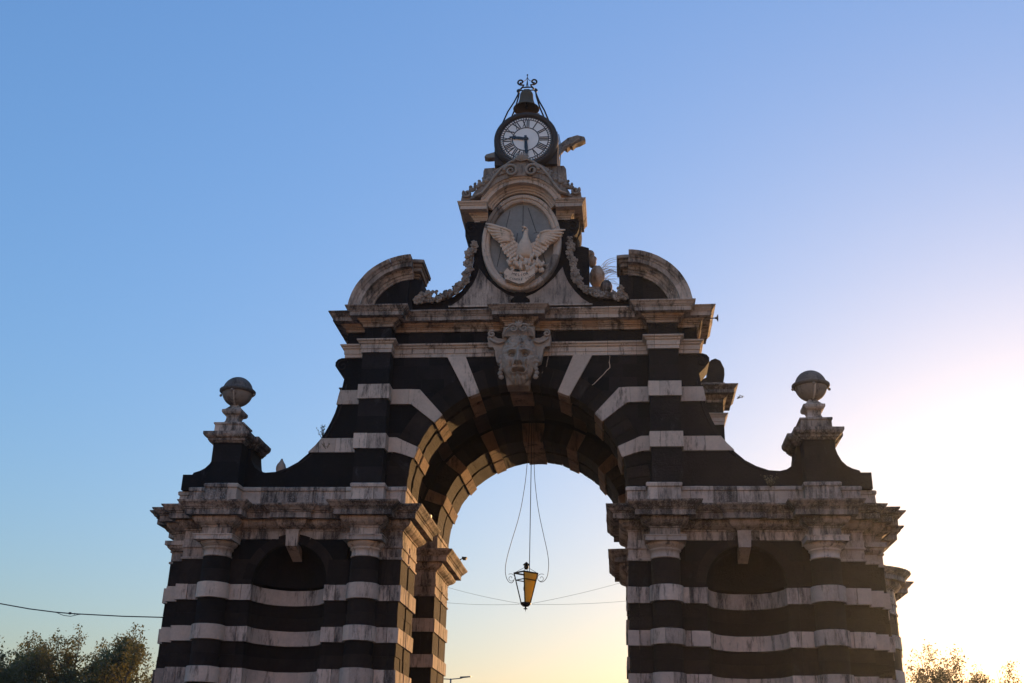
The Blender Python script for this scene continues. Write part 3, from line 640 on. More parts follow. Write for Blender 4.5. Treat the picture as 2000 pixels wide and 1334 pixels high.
RW = [(1.68, 23.02), (1.48, 23.07), (1.13, 23.06), (.82, 23.07), (.69, 22.89), (.62, 22.63), (.40, 22.53), (.3, 22.18), (.4, 21.92), (.65, 21.92), (1.0, 22.22), (1.07, 22.42), (1.38, 22.60), (1.52, 22.72), (1.7, 22.9)]
for W_, side in ((LW, -1), (RW, 1)):
    wing_o = MB().prism(W_, -.62, -.48).build('wing', W_PINK, phx)
    # primaries fan from the wrist, coverts below
    wrist = Vector((-.42, 0, 23.02)) if side < 0 else Vector((.8, 0, 22.92))
    tips = [(-1.46, 23.5), (-1.40, 23.33), (-1.29, 23.13), (-1.2, 22.95), (-1.08, 22.82), (-.95, 22.72), (-.84, 22.6)] if side < 0 else [(1.83, 23.11), (1.76, 22.96), (1.66, 22.80), (1.52, 22.68), (1.38, 22.58), (1.22, 22.48), (1.08, 22.4)]
    for i, (tx, tz) in enumerate(tips):
        p0 = wrist+Vector((0, 0, -.06*i)); p1 = Vector((tx, 0, tz)); f = MB()
        pts = [p0.lerp(p1, q/5)+Vector((0, -.66-.015*math.sin(q), .03*math.sin(q/5*3.1))) for q in range(6)]
        f.tube(pts, [.04, .07, .078, .078, .065, .025], 7); f.build('feather', W_PINK, wing_o, True)
    ft = [(-1.13, 23.34), (-.95, 23.3)] if side < 0 else [(1.46, 23.07), (1.25, 23.06)]
    for tx, tz in ft:
        f = MB(); f.tube([wrist+Vector((0, -.7, .05)), Vector(((wrist.x+tx)/2, -.72, (wrist.z+tz)/2+.05)), Vector((tx, -.68, tz))], [.05, .06, .02], 7); f.build('feather', W_PINK, wing_o, True)
    cov = MB(); rows = [((-.35, 22.95), (-.85, 22.65)), ((-.3, 22.78), (-.78, 22.45)), ((-.25, 22.6), (-.7, 22.28)), ((-.2, 22.42), (-.62, 22.14)), ((-.18, 22.25), (-.5, 22.0)), ((-.15, 22.1), (-.4, 21.92))] if side < 0 else [((.72, 22.85), (1.15, 22.5)), ((.66, 22.68), (1.1, 22.38)), ((.62, 22.5), (1.02, 22.26)), ((.58, 22.34), (.92, 22.14)), ((.56, 22.18), (.8, 22.04)), ((.52, 22.05), (.7, 21.96))]
    for a, b in rows:
        for q in range(5): cov.ball((a[0]+(b[0]-a[0])*q/4, -.63, a[1]+(b[1]-a[1])*q/4), .065, 6, 4, (1, .6, 1.2))
    o = cov.build('covert_feathers', W_PINK, wing_o); o['kind'] = 'stuff'
fl = MB()
q_ = random.Random(3)
for i in range(34):
    x = q_.uniform(-.45, .85); z = q_.uniform(21.25, 21.85); a = q_.uniform(-.6, .6); h = q_.uniform(.14, .3)
    if x > .6 and z > 21.65: z -= .2
    y = -.55-.22*math.exp(-((x-.2)/.5)**2)
    fl.tube([(x, y, z-h*.4), (x+.06*math.sin(a), y-.05, z), (x+.16*math.sin(a*2), y-.03, z+h*.6), (x+.1*math.sin(a*2)+.05*q_.uniform(-1, 1), y, z+h)], [.05, .075, .045, .012], 6)
for c, rr in (((-.38, 21.75), .14), ((.72, 21.72), .12), ((-.3, 21.5), .13), ((.2, 21.62), .36), ((-.1, 21.6), .2), ((.5, 21.65), .2), ((.55, 21.4), .2), ((.86, 21.35), .13)): fl.ball((c[0], -.55, c[1]), rr, 9, 6, (1, .7, 1))
fl.build('flames', W_PINK, phx, True)['kind'] = 'stuff'
fb = MB()
for i in range(14):
    S = -1 if i < 5 else 1; x = (-.75 if S < 0 else .95)+q_.uniform(-.14, .1); z = 21.05+q_.uniform(0, .6 if S > 0 else .45)
    fb.tube([(x, -.33, z), (x+S*.12, -.38, z+.04), (x+S*.2, -.32, z+.1)], [.05, .06, .015], 6)
fb.build('flame_tips', W_CARVE, phx, True)['kind'] = 'stuff'
SCR = [(-.5, 21.35), (-.36, 21.21), (-.08, 21.17), (.25, 21.21), (.48, 21.33), (.62, 21.22), (.6, 20.99), (.39, 20.84), (.19, 20.67), (-.02, 20.64), (-.25, 20.73), (-.44, 20.83), (-.58, 20.86), (-.63, 21.17)]
scr = MB().prism(SCR, -.80, -.5).build('motto_scroll', W_PINK, phx)
def lettering(txt, size, cx_, cz, y, arc_r, m, parent, name, rot0=0.):
    n = len(txt); adv = size*.74
    for i, ch in enumerate(txt):
        if ch == ' ': continue
        cu = bpy.data.curves.new('t', 'FONT'); cu.body = ch; cu.size = size; cu.align_x = 'CENTER'; cu.align_y = 'CENTER'; cu.extrude = .004; cu.resolution_u = 2
        ob = bpy.data.objects.new('t', cu); sc.collection.objects.link(ob)
        dg = bpy.context.evaluated_depsgraph_get(); me = bpy.data.meshes.new_from_object(ob.evaluated_get(dg)); bpy.data.objects.remove(ob)
        s = (i-(n-1)/2)*adv; a = s/arc_r
        M = Matrix.Translation((cx_+arc_r*math.sin(a), y, cz+arc_r*(1-math.cos(a)))) @ Matrix.Rotation(-a, 4, 'Y') @ Matrix.Rotation(math.pi/2, 4, 'X')
        me.transform(M); me.materials.clear(); me.materials.append(m)
        o = bpy.data.objects.new(name, me); sc.collection.objects.link(o); o.parent = parent
lettering('MELIOR', .155, .03, 21.03, -.806, .9, HAND, phx, 'letter')
lettering('DE CINERE SURGO', .125, .0, 20.82, -.806, 1.0, HAND, phx, 'letter')
# ---- the mask on the keystone: a carved face as a height field
def relief(name, x0, x1, z0, z1, nx, nz, h, y0, m, parent, back=.12):
    V = []; idx = {}; F = []
    for j in range(nz+1):
        for i in range(nx+1):
            x = x0+(x1-x0)*i/nx; z = z0+(z1-z0)*j/nz; d = h(x, z)
            if d is not None: idx[i, j] = len(V); V.append((x, y0-d, z))
    nf = len(V); V += [(v[0], y0+back, v[2]) for v in V]; edges = {}
    for j in range(nz):
        for i in range(nx):
            q = [(i, j), (i+1, j), (i+1, j+1), (i, j+1)]
            if all(t in idx for t in q):
                f = [idx[t] for t in q]; F.append(tuple(f)); F.append(tuple(a+nf for a in reversed(f)))
                for a, b in zip(f, f[1:]+f[:1]): edges[a, b] = edges.get((a, b), 0)+1
    for (a, b) in list(edges):
        if (b, a) not in edges: F.append((b, a, a+nf, b+nf))
    return mesh(name, V, F, m, parent, True)
def G(a, s): return math.exp(-(a/s)**2)
def face_h(x, z):
    u = (x-.05)/.70; v = (z-17.32)/.98; r2 = u*u*(1.0 if v > -.1 else 1+.55*(v+.1)**2*2)+((z-17.47)/1.14)**2
    if r2 > 1.0: return None
    au = abs(u); h = .46*math.sqrt(max(0, 1-r2**1.15))
    h += .13*G(v-.36, .07)*G(au-.36, .27) + .03*G(v-.52, .03)*G(au-.3, .3) + .02*G(v-.62, .025)*G(au, .4)   # brow and wrinkles
    h -= .20*G(v-.20, .095)*G(au-.37, .165)
    h += .17*G(v-.19, .05)*G(au-.37, .10) - .10*G(v-.185, .018)*G(au-.36, .025) - .05*G(v-.255, .018)*G(au-.37, .14)
    h += .03*G(v-.275, .02)*G(au-.37, .15) + .025*G(v-.105, .018)*G(au-.37, .13)
    nr = max(0, min(1, (.42-v)/.62)) if v > -.2 else max(0, 1-(-.2-v)/.07)
    h += (.10+.17*nr)*G(u, .10+.055*nr)*(1 if v < .42 else G(v-.42, .08))
    h += .10*G(v+.15, .065)*G(au-.17, .07) - .17*G(v+.20, .035)*G(au-.13, .055)
    h -= .08*G(v+.28, .045)*G(u, .16)
    h += .06*G(v+.02, .2)*G(au-.58, .16) - .09*G(v+.25, .12)*G(au-.40, .06)
    h += .07*G(v+.345, .045)*G(au-.17, .2)                # moustache / upper lip
    h -= .42*G(v+.47, .065)*max(0, 1-(au/.38)**4)           # open mouth
    h += .09*G(v+.455, .03)*G(au, .17)                    # teeth
    rr = math.hypot(u/.42, (v+.46)/.15)
    if v < -.42: h += .10*G(rr-1.05, .22)
    h += .05*G(v+.76, .07)*G(u, .3)
    if v > .52 or au > .70: h += .045*noise.noise(Vector((x*9, z*9, 3)))+.03*abs(noise.noise(Vector((x*16, z*16, 9))))
    if v < -.62: h += .05*math.sin(u*26+v*6)*.5
    if r2 > .8 and v < .3: h += .04*noise.noise(Vector((x*10, z*10, 1)))
    h += .015*noise.noise(Vector((x*22, z*22, 5)))
    base = .46*math.sqrt(max(0, 1-r2**1.15))
    return base+(h-base)*1.45
mask = relief('mask_face', -.72, .80, 16.3, 18.65, 92, 140, face_h, -.58, W_CARVE, gate, .3)
MB().prism([(-.42, 16.39), (.42, 16.39), (.56, 17.2), (.62, 18.9), (-.62, 18.9), (-.56, 17.2)], -.50, .1).build('keystone', W_CARVE, gate)
def beard_h(x, z):
    t = (z-16.38)/.5; hw = .43+.06*t
    if abs(x-.02) > hw or z < 16.39: return None
    return .06+.05*math.sin((x-.02)*13+math.sin(z*14))*G(t-.5, .6)+.06*G(t-.4, .35)*G(x, .3)
relief('beard', -.5, .54, 16.38, 16.95, 40, 24, beard_h, -.5, W_CARVE, mask, .1)
for S in (1, -1):
    MB().ball((.05+S*.26, -.915, 17.50), .088, 12, 8, (1.15, .9, .85)).build('eye', W_CARVE, mask, True); MB().ball((.05+S*.255, -.988, 17.50), .022, 8, 5).build('pupil', LAVA, mask)
    MB().tube([(.05+S*(.26+.14*math.cos(R_(a))), -.93-.07*math.sin(R_(a)), 17.50+.105*math.sin(R_(a))) for a in range(0, 181, 20)], .022, 5).build('eyelid', W_CARVE, mask, True)
    t = MB(); t.tube([Vector((x+.03, -1.0, z)) for x, _, z in spiral((S*.2, 18.62), .03, .19, 1.5, -.4, 36, hand=-S)], [.022+.03*i/36 for i in range(37)], 8); t.build('crown_scroll', W_CARVE, mask, True)
    t = MB(); t.tube([(S*.36+.03, -1.0, 18.66), (S*.5+.03, -.98, 18.6), (S*.6+.03, -.95, 18.42), (S*.6+.03, -.9, 18.2)], [.05, .05, .05, .03], 8); t.build('crown_band', W_CARVE, mask, True)
    ear = [(.5, 18.45), (.66, 18.34), (.84, 18.36), (.98, 18.46), (1.02, 18.60), (1.12, 18.66), (1.22, 18.55), (1.26, 18.38), (1.22, 18.2), (1.2, 18.0), (1.02, 17.98), (.95, 17.85), (.92, 17.6), (.86, 17.35), (.6, 17.2)]
    MB().prism([(S*x+.03, z) for x, z in ear], -.62, -.3).build('ear_scroll', W_CARVE, mask)
    t = MB(); t.tube([Vector((x+.03, -.68, z)) for x, _, z in spiral((S*1.08, 18.52), .03, .15, 1.3, .3, 24, hand=S)], .045, 7); t.tube([(S*.55+.03, -.7, 18.2), (S*.8+.03, -.72, 18.12), (S*1.0+.03, -.7, 18.2), (S*1.16+.03, -.68, 18.34)], .05, 7); t.build('ear_volute', W_CARVE, mask, True)
    for i in range(6):
        b = MB(); b.ball((S*(.68+.03*math.sin(i*2))+.04, -.7, 17.5-.16*i), .10, 8, 6, (1, .8, 1)); b.V = [jit(v, .03, 7) for v in b.V]; b.build('side_curl', W_CARVE, mask, True)
t = MB()
for a in (-50, -25, 0, 25, 50):
    t.tube([(.03, -1.0, 18.62), (.03+.16*math.sin(R_(a)), -1.06, 18.62+.2*math.cos(R_(a))), (.03+.28*math.sin(R_(a)), -.98, 18.62+.34*math.cos(R_(a)))], [.03, .045, .015], 6)
t.build('crown_leaf', W_CARVE, mask, True)
MB().prism([(.03+.6*math.cos(R_(a)), 18.36+.34*math.sin(R_(a))) for a in range(0, 181, 12)], -.80, -.4).build('crown_back', W_CARVE, mask)
# ================================================================ clock, bell and iron frame
ck = empty('clock', (.12, -.1, 26.46), 'round white clock with black roman numerals and a thick dark rim', 'clock')
KX, KZ, KY = .12, 27.56, -.55
t = MB(); V = []; F = []; pr = [(1.11, KY-.0), (1.13, KY-.06), (1.18, KY-.12), (1.30, KY-.10), (1.36, KY-.02), (1.38, KY+.2), (1.33, KY+1.7), (1.0, KY+1.7)]
for i in range(64):
    a = 2*math.pi*i/64
    for r, y in pr: V.append((KX+r*math.sin(a), y, KZ+r*math.cos(a)))
k = len(pr)
for i in range(64):
    for j in range(k): F.append((i*k+j, i*k+(j+1) % k, ((i+1) % 64)*k+(j+1) % k, ((i+1) % 64)*k+j))
mesh('rim', V, F, RIM, ck, True)
MB().prism([(KX+1.08*math.cos(R_(a)), KZ+1.08*math.sin(R_(a))) for a in range(0, 360, 5)], KY+.03, KY+1.5).build('drum', RIM, ck)
MB().prism([(KX-1.33, 26.44), (KX+1.33, 26.44), (KX+1.36, 27.5), (KX-1.36, 27.5)], -.35, 1.15).build('housing', RIM, ck)
MB().prism([(KX+.6, 28.7), (KX+.55, 28.98), (KX-.55, 28.98), (KX-.6, 28.7)], -.4, .9).build('housing_cap', W_GREY, ck)
dial = MB().prism([(KX+1.10*math.cos(R_(a)), KZ+1.10*math.sin(R_(a))) for a in range(0, 360, 5)], KY-.03, KY+.025).build('dial', DIAL, ck)
def annulus(r0, r1, y, name, m, par):
    V = []; F = []
    for i in range(72):
        a = 2*math.pi*i/72
        for r, yy in ((r0, y), (r1, y), (r1, y+.008), (r0, y+.008)): V.append((KX+r*math.sin(a), yy, KZ+r*math.cos(a)))
    for i in range(72):
        for j in range(4): F.append((i*4+j, i*4+(j+1) % 4, ((i+1) % 72)*4+(j+1) % 4, ((i+1) % 72)*4+j))
    mesh(name, V, F, m, par)
annulus(.55, .59, KY-.042, 'dial_ring', DIALK, dial); annulus(.95, .985, KY-.042, 'dial_ring', DIALK, dial); annulus(1.065, 1.095, KY-.042, 'dial_ring', DIALK, dial)
def bar(b, x0, z0, x1, z1, w_): # stroke in the local numeral frame
    d = Vector((x1-x0, z1-z0)).normalized(); n_ = Vector((-d.y, d.x))*w_/2
    b.prism([(x0+n_.x, z0+n_.y), (x0-n_.x, z0-n_.y), (x1-n_.x, z1-n_.y), (x1+n_.x, z1+n_.y)], 0, .012)
ROM = ['XII', 'I', 'II', 'III', 'IIII', 'V', 'VI', 'VII', 'VIII', 'IX', 'X', 'XI']
for h_ in range(12):
    b = MB(); wd = {'I': .075, 'V': .17, 'X': .17}; tot = sum(wd[c] for c in ROM[h_]); x = -tot/2
    H0, H1 = .60, .945
    for c in ROM[h_]:
        cx_ = x+wd[c]/2
        if c == 'I': bar(b, cx_, H0, cx_, H1, .042)
        if c == 'V': bar(b, cx_-.06, H1, cx_, H0, .046); bar(b, cx_+.06, H1, cx_, H0, .026)
        if c == 'X': bar(b, cx_-.06, H1, cx_+.06, H0, .046); bar(b, cx_+.06, H1, cx_-.06, H0, .026)
        x += wd[c]
    a = R_(30*h_); ca, sa = math.cos(a), math.sin(a)
    b.V = [Vector((KX+v.x*ca+v.z*sa, KY-.046+v.y, KZ-v.x*sa+v.z*ca)) for v in b.V]
    b.build('numeral', DIALK, dial)
mk = MB()
for i in range(60):
    b = MB(); bar(b, 0, .985, 0, 1.065, .026 if i % 5 else .05); a = R_(6*i); ca, sa = math.cos(a), math.sin(a)
    b.V = [Vector((KX+v.x*ca+v.z*sa, KY-.046+v.y, KZ-v.x*sa+v.z*ca)) for v in b.V]; mk.add(b.V, b.F)
mk.build('minute_marks', DIALK, dial)['kind'] = 'stuff'
def hand(ang, prof, name, y):
    b = MB(); b.prism([(x, z) for x, z in prof]+[(-x, z) for x, z in reversed(prof)], 0, .02); a = R_(ang); ca, sa = math.cos(a), math.sin(a)
    b.V = [Vector((KX+v.x*ca+v.z*sa, y+v.y, KZ-v.x*sa+v.z*ca)) for v in b.V]; return b.build(name, HAND, ck)
hand(279, [(.0, -.12), (.04, -.12), (.05, .1), (.065, .3), (.05, .42), (.11, .48), (.05, .54), (.02, .68), (.0, .72)], 'hour_hand', KY-.09)
hand(176, [(.0, -.14), (.05, -.14), (.055, .1), (.075, .45), (.06, .6), (.09, .66), (.05, .74), (.03, .86), (0, .9)], 'minute_hand', KY-.12)
b = MB(); b.ball((KX, KY-.1, KZ), .1, 12, 6, (1, .5, 1)); b.build('hub', HAND, ck, True)
for x0 in (1.42,):
    for dx, dy in ((0, 0), (.06, .2)):
        MB().tube([(KX+1.3+dx, -.1+dy, 28.2), (KX+1.4+dx, -.1+dy, 27.6), (KX+1.36+dx, -.1+dy, 26.5)], .02, 5).build('conduit', LAMPG, ck)
bell = empty('bell', (.03, .35, 29.75), 'old bronze bell hanging in the iron frame above the clock', 'bell')
t = MB(); t.lathe((.03, .35, 29.72), [(.0, .86), (.16, .88), (.26, .84), (.29, .76), (.30, .6), (.33, .4), (.40, .2), (.50, .06), (.58, 0), (.56, -.02), (.50, .03), (.38, .2), (.30, .42), (.27, .7), (.0, .78)], 36, cap=False); t.build('bell_body', BRONZE, bell, True)
MB().tube([(.03, .35, 30.5), (.03, .35, 29.9)], [.03, .04], 8).ball((.03, .35, 29.85), .09, 8, 6).build('clapper', IRON, bell)
MB().tube([(-.1, .35, 30.58), (-.08, .35, 30.76), (.14, .35, 30.76), (.16, .35, 30.58)], .03, 6).build('crown', BRONZE, bell)
frm = empty('iron_belfry', (.03, .35, 28.9), 'black wrought iron frame with curled top and long curved legs straddling the bell', 'belfry')
for sx, sy in ((-1, -1), (1, -1), (-1, 1), (1, 1)):
    pts = [(.06+sx*1.02, .35+sy*.45, 28.7), (.06+sx*.80, .35+sy*.40, 29.35), (.06+sx*.55, .35+sy*.25, 29.95), (.06+sx*.40, .35+sy*.1, 30.45), (.06+sx*.36, .35+sy*.06, 30.75)]
    MB().tube(pts, .036, 6).build('leg', IRON, frm, True)
MB().tube([(-.2, .35, 30.88), (.3, .35, 30.88)], .035, 6).tube([(-.34, .35, 30.72), (.44, .35, 30.72)], .03, 6).build('cross_bar', IRON, frm)
for S in (-1, 1):
    cx_ = .05+S*.29
    MB().tube([Vector((x, .35, z)) for x, _, z in spiral((cx_, 31.17), .05, .15, 1.1, -2.2 if S < 0 else -2.2, 24, hand=-S)]+[Vector((.05+S*.15, .35, 31.0)), Vector((.05+S*.22, .35, 30.88)), Vector((.05+S*.3, .35, 30.78))], .042, 6).build('scroll', IRON, frm, True)
    MB().ball((.05+S*.39, .35, 30.7), .085, 8, 6).build('scroll_knob', IRON, frm)
    MB().tube([(.05+S*.16, .35, 31.2), (.05+S*.06, .35, 31.28), (.05, .35, 31.42)], .014, 5).build('stay', IRON, frm)
    MB().tube([(.05+S*.05, .35, 30.9), (.05+S*.02, .35, 31.1), (.05, .35, 31.3)], .014, 5).build('stay', IRON, frm)
MB().tube([(.05, .35, 30.88), (.05, .35, 31.52)], .016, 5).ball((.05, .35, 31.54), .04, 6, 5).build('spike', IRON, frm)
# ---- stone eagle behind the clock, only its wing tips show
eg = empty('eagle_statue', (.2, 2.2, 24.5), 'weathered stone eagle statue behind the clock with only its wing tips showing', 'statue')
t = MB(); t.lathe((.2, 2.2, 0), [(.7, 24.4), (.7, 26.6), (.6, 26.7)], 12); t.build('base', W_MID, eg)
t = MB(); t.lathe((.2, 2.2, 0), [(.05, 26.5), (.35, 26.8), (.5, 27.3), (.48, 27.8), (.3, 28.3), (.2, 28.6), (.22, 28.8), (.15, 28.95), (.02, 29.0)], 14); t.build('body', W_MID, eg, True)
wr = [(.5, 28.0), (1.4, 28.95), (1.75, 29.35), (2.2, 29.55), (2.52, 29.5), (2.58, 29.36), (2.35, 29.2), (2.12, 29.07), (2.0, 28.92), (1.9, 28.96), (1.75, 28.78), (1.62, 28.84), (1.2, 28.2), (.6, 27.3)]
wl = [(-.1, 28.0), (-.9, 28.5), (-1.5, 28.68), (-1.92, 28.62), (-2.0, 28.52), (-1.85, 28.42), (-1.4, 28.38), (-.8, 27.8), (-.1, 27.3)]
for W_ in (wr, wl):
    t = MB(); n_ = len(W_); t.prism(W_, 1.7, 2.05); t.V = [jit((v.x, v.y+.25*abs(v.x), v.z), .03, 3) for v in t.V]; wo = t.build('wing', W_GREY, eg)
    for q in range(3 if W_ is wr else 0):
        f = MB(); s = 1 if W_ is wr else -1
        f.tube([(s*1.3, 1.95, 28.55-.12*q+(0 if s > 0 else -.12)), (s*(2.3-.25*q), 2.2, (29.3 if s > 0 else 28.5)-.2*q)], [.06, .04], 6); f.build('feather', W_GREY, wo)
# ================================================================ stone globes on the end pedestals
def globe(S, label):
    x = S*(11.17 if S > 0 else 11.28); y = -.1
    g_ = empty('stone_globe', (x, y, 14.63), label, 'finial', 'stone globes on the end pedestals')
    t = MB(); t.box(x-.56, x+.56, y-.5, y+.5, 14.48, 14.9).box(x-.60, x+.60, y-.54, y+.54, 14.905, 14.98); t.V = [jit(v, .015) for v in t.V]; t.build('plinth', W_MID, g_)
    def sq(r): return [(x-r, y-r), (x+r, y-r), (x+r, y+r), (x-r, y+r)]
    V = []; F = []; pr = [(.34, 14.98), (.30, 15.03), (.25, 15.15), (.24, 15.27), (.27, 15.35), (.36, 15.40), (.40, 15.47), (.40, 15.56), (.30, 15.61), (.2, 15.73), (.14, 15.83)]
    for r, z in pr: V += [(a, b, z) for a, b in sq(r)]
    for j in range(len(pr)-1):
        for i in range(4): F.append((j*4+i, j*4+(i+1) % 4, (j+1)*4+(i+1) % 4, (j+1)*4+i))
    F += [(3, 2, 1, 0), tuple(len(pr)*4-4+i for i in range(4))]; mesh('baluster', V, F, W_MID, g_)
    t = MB(); t.lathe((x, y, 16.40), [(.60*math.cos(R_(a)), .60*math.sin(R_(a))) for a in range(-85, 1, 5)], 36); t.V = [jit(v, .006) for v in t.V]; t.build('lower_half', W_GREY, g_, True)
    t = MB(); t.lathe((x, y, 16.40), [(.60*math.cos(R_(a)), .62*math.sin(R_(a))) for a in range(0, 91, 5)], 36); t.V = [jit(v, .008) for v in t.V]; t.build('upper_half', W_DARK, g_, True)
    t = MB(); t.lathe((x, y, 16.40), [(.58, -.07), (.66, -.06), (.71, -.01), (.71, .05), (.66, .09), (.58, .09)], 36, cap=False); t.build('ring', W_DARK, g_, True)
    t = MB(); t.tube([(x+.62*math.sin(0.08)*math.cos(R_(a)), y-.61*math.cos(R_(a)), 16.40+.61*math.sin(R_(a))) for a in range(-80, -3, 7)], .035, 6); t.build('strap', W_BAND, g_, True)
    for a in (-90, 0, 180): MB().ball((x+.68*math.cos(R_(a)), y+.68*math.sin(R_(a)), 16.28), .06, 6, 5).build('knob', W_GREY, g_)
    g_.rotation_euler = (0, 0, 0)
globe(-1, 'carved stone globe with a ring round it on the left end pedestal of the gate')
globe(1, 'carved stone globe with a ring round it on the right end pedestal, against the glare')
pc = empty('stone_bud', (-9.33, .4, 13.1), 'small pointed stone bud on the low parapet left of the arch', 'finial')
MB().lathe((-9.33, .4, 13.1), [(.19, 0), (.2, .08), (.17, .12), (.19, .2), (.20, .32), (.16, .45), (.08, .56), (.03, .68)], 14).build('bud', W_CARVE, pc, True)
# ---- scroll ornament behind the right garland, catching the sun
for S in (1,):
    bk = empty('scroll_ornament', (S*3.0, 1.7, 19.7), 'lumpy stone scroll ornament behind the right garland, lit gold by the sun', 'ornament')
    MB().box(*sorted((S*2.75, S*3.3)), 1.5, 2.2, 19.7, 21.55).build('pier', W_BROWN, bk)
    t = MB(); t.ball((S*3.05, 1.85, 22.15), .42, 28, 16, (.72, 1, 1.2)); t.V = [jit(Vector((S*3.05, 1.85, v.z))+(Vector((v.x-S*3.05, v.y-1.85, 0))*(1+.10*abs(math.sin(5*math.atan2(v.y-1.85, v.x-S*3.05))))), .05, 5) for v in t.V]; t.build('volute', W_BROWN, bk, True)
    t = MB(); t.ball((S*2.86, 1.75, 22.85), .23, 20, 12, (.8, 1, 1.25)); t.V = [jit(v, .05, 6) for v in t.V]; t.build('bulb', W_BROWN, bk, True)
    t = MB(); t.ball((S*2.76, 1.75, 23.18), .2, 12, 8); t.V = [jit(v, .02, 4) for v in t.V]; t.build('knob', W_BROWN, bk, True)
    MB().prism([(S*x, z) for x, z in [(2.0, 19.7), (2.75, 19.7), (2.75, 22.9), (2.45, 23.0), (2.1, 22.9)]], .6, 1.5).build('backing', LAVA, bk)
    t = MB(); t.ball((S*3.45, 1.3, 21.4), .26, 10, 7, (1, 1, 1.3)); t.build('end_knob', W_MID, bk, True)
# ================================================================ rounded wings flanking the rear of the gate
for S in (1, -1):
    tw = empty('curved_wing', (S*15.0, 12.2, 0), ('striped rounded masonry wing standing behind the right end of the gate, in the glare' if S > 0 else 'striped rounded masonry wing hidden behind the left end of the gate'), 'building wing')
    PT = [(x, y) for x, y in [(14.55+1.8*math.cos(R_(180+a)), 12.2+1.8*math.sin(R_(180+a))) for a in range(0, 181, 12)]]+[(16.35, 14.4), (16.9, 14.4), (16.9, 17.5)]
    prev = 0
    for z0, z1 in BANDS+[(9.65, 10.4)]:
        sweep(PT, rect(prev+.004, z0-.004), 'lava_stone', LAVA_R, tw, L=1.5, side=S)
        if z1 < 10: sweep(PT, rect(z0, z1, .07), 'white_band_stone', white_pick, tw, L=1.1, side=S)
        prev = z1
    sweep(PT, [(-.3, 9.65), (.05, 9.65), (.05, 9.72), (0, 9.74), (0, 10.06), (.05, 10.08), (.05, 10.14), (.02, 10.16), (.02, 10.396), (-.3, 10.396)], 'capital_stone', W_MID, tw, L=1., side=S)
    for pr, nm in ((ARCHI, 'architrave_stone'), (FRIEZE, 'frieze_stone'), (CORONA, 'cornice_stone')): sweep(PT, pr, nm, W_MID, tw, L=1.1, side=S)
    MB().lathe((S*14.55, 12.2, 0), [(1.7, 0), (1.7, 11.65)], 24).build('core', LAVA, tw)
    MB().box(*sorted((S*15.2, S*16.6)), 14.7, 17.3, 0, 11.6).build('rear_core', LAVA, tw)
    MB().box(*sorted((S*12.9, S*13.6)), 6.9, 12.0, 0, 11.5).build('link_wall', LAVA, tw)
# ================================================================ lantern in the arch
ln = empty('hanging_lantern', (0, 5, 8.7), 'tapered black iron lantern with amber glass hanging on long rods in the arch', 'lantern')
tc = [(-.06, 4.53), (.475, 5.02), (.06, 5.47), (-.50, 4.97)]; bc_ = [(-.02, 4.82), (.19, 5.01), (.03, 5.18), (-.19, 4.99)]
def lerp3(a, b, t): return Vector((a[0]+(b[0]-a[0])*t, a[1]+(b[1]-a[1])*t, a[2]+(b[2]-a[2])*t))
T3 = [(x, y, 10.22) for x, y in tc]; B3 = [(x, y, 9.02) for x, y in bc_]
for i in range(4):
    j = (i+1) % 4
    MB().tube([T3[i], B3[i]], .026, 5).build('frame_bar', IRON, ln)
    MB().tube([T3[i], T3[j]], .034, 5).build('top_rail', IRON, ln)
    MB().tube([lerp3(T3[i], B3[i], .24), lerp3(T3[j], B3[j], .24)], .022, 5).build('middle_rail', IRON, ln)
    if i != 2:
        a, b, c, d = [Vector(q) for q in (T3[i], T3[j], B3[j], B3[i])]; n_ = (b-a).cross(d-a).normalized()*.005
        mesh('pane', [a+n_, b+n_, c+n_, d+n_, a-n_, b-n_, c-n_, d-n_], [(0, 1, 2, 3), (7, 6, 5, 4), (0, 4, 5, 1), (1, 5, 6, 2), (2, 6, 7, 3), (3, 7, 4, 0)], AMBER if i in (0, 1) else GLASS, ln)
    MB().tube([T3[i], (0, 5, 10.5)], .009, 4).build('roof_bar', IRON, ln)
MB().lathe((0, 5, 0), [(.06, 10.38), (.09, 10.44), (.10, 10.52), (.07, 10.55)], 12).build('vent', IRON, ln, True)
MB().lathe((0, 5, 0), [(.15, 10.56), (.13, 10.59), (.01, 10.69)], 8).build('cap', IRON, ln)
MB().lathe((.0, 5, 0), [(.03, 8.76), (.10, 8.78), (.04, 8.81), (.03, 8.86), (.12, 8.88), (.21, 8.96), (.22, 9.03), (.01, 9.05)], 14).build('bowl', IRON, ln, True)
MB().tube([(0, 5, 8.78), (0, 5, 8.66)], [.02, .004], 5).build('finial', IRON, ln)
MB().ball((-.05, 5, 9.6), .07, 8, 6, (.8, .8, 1.9)).build('bulb', LAMPG, ln, True)
MB().tube([(.13, 5, 17.62), (.13, 5, 10.24)], .016, 6).build('suspension_rod', IRON, ln)
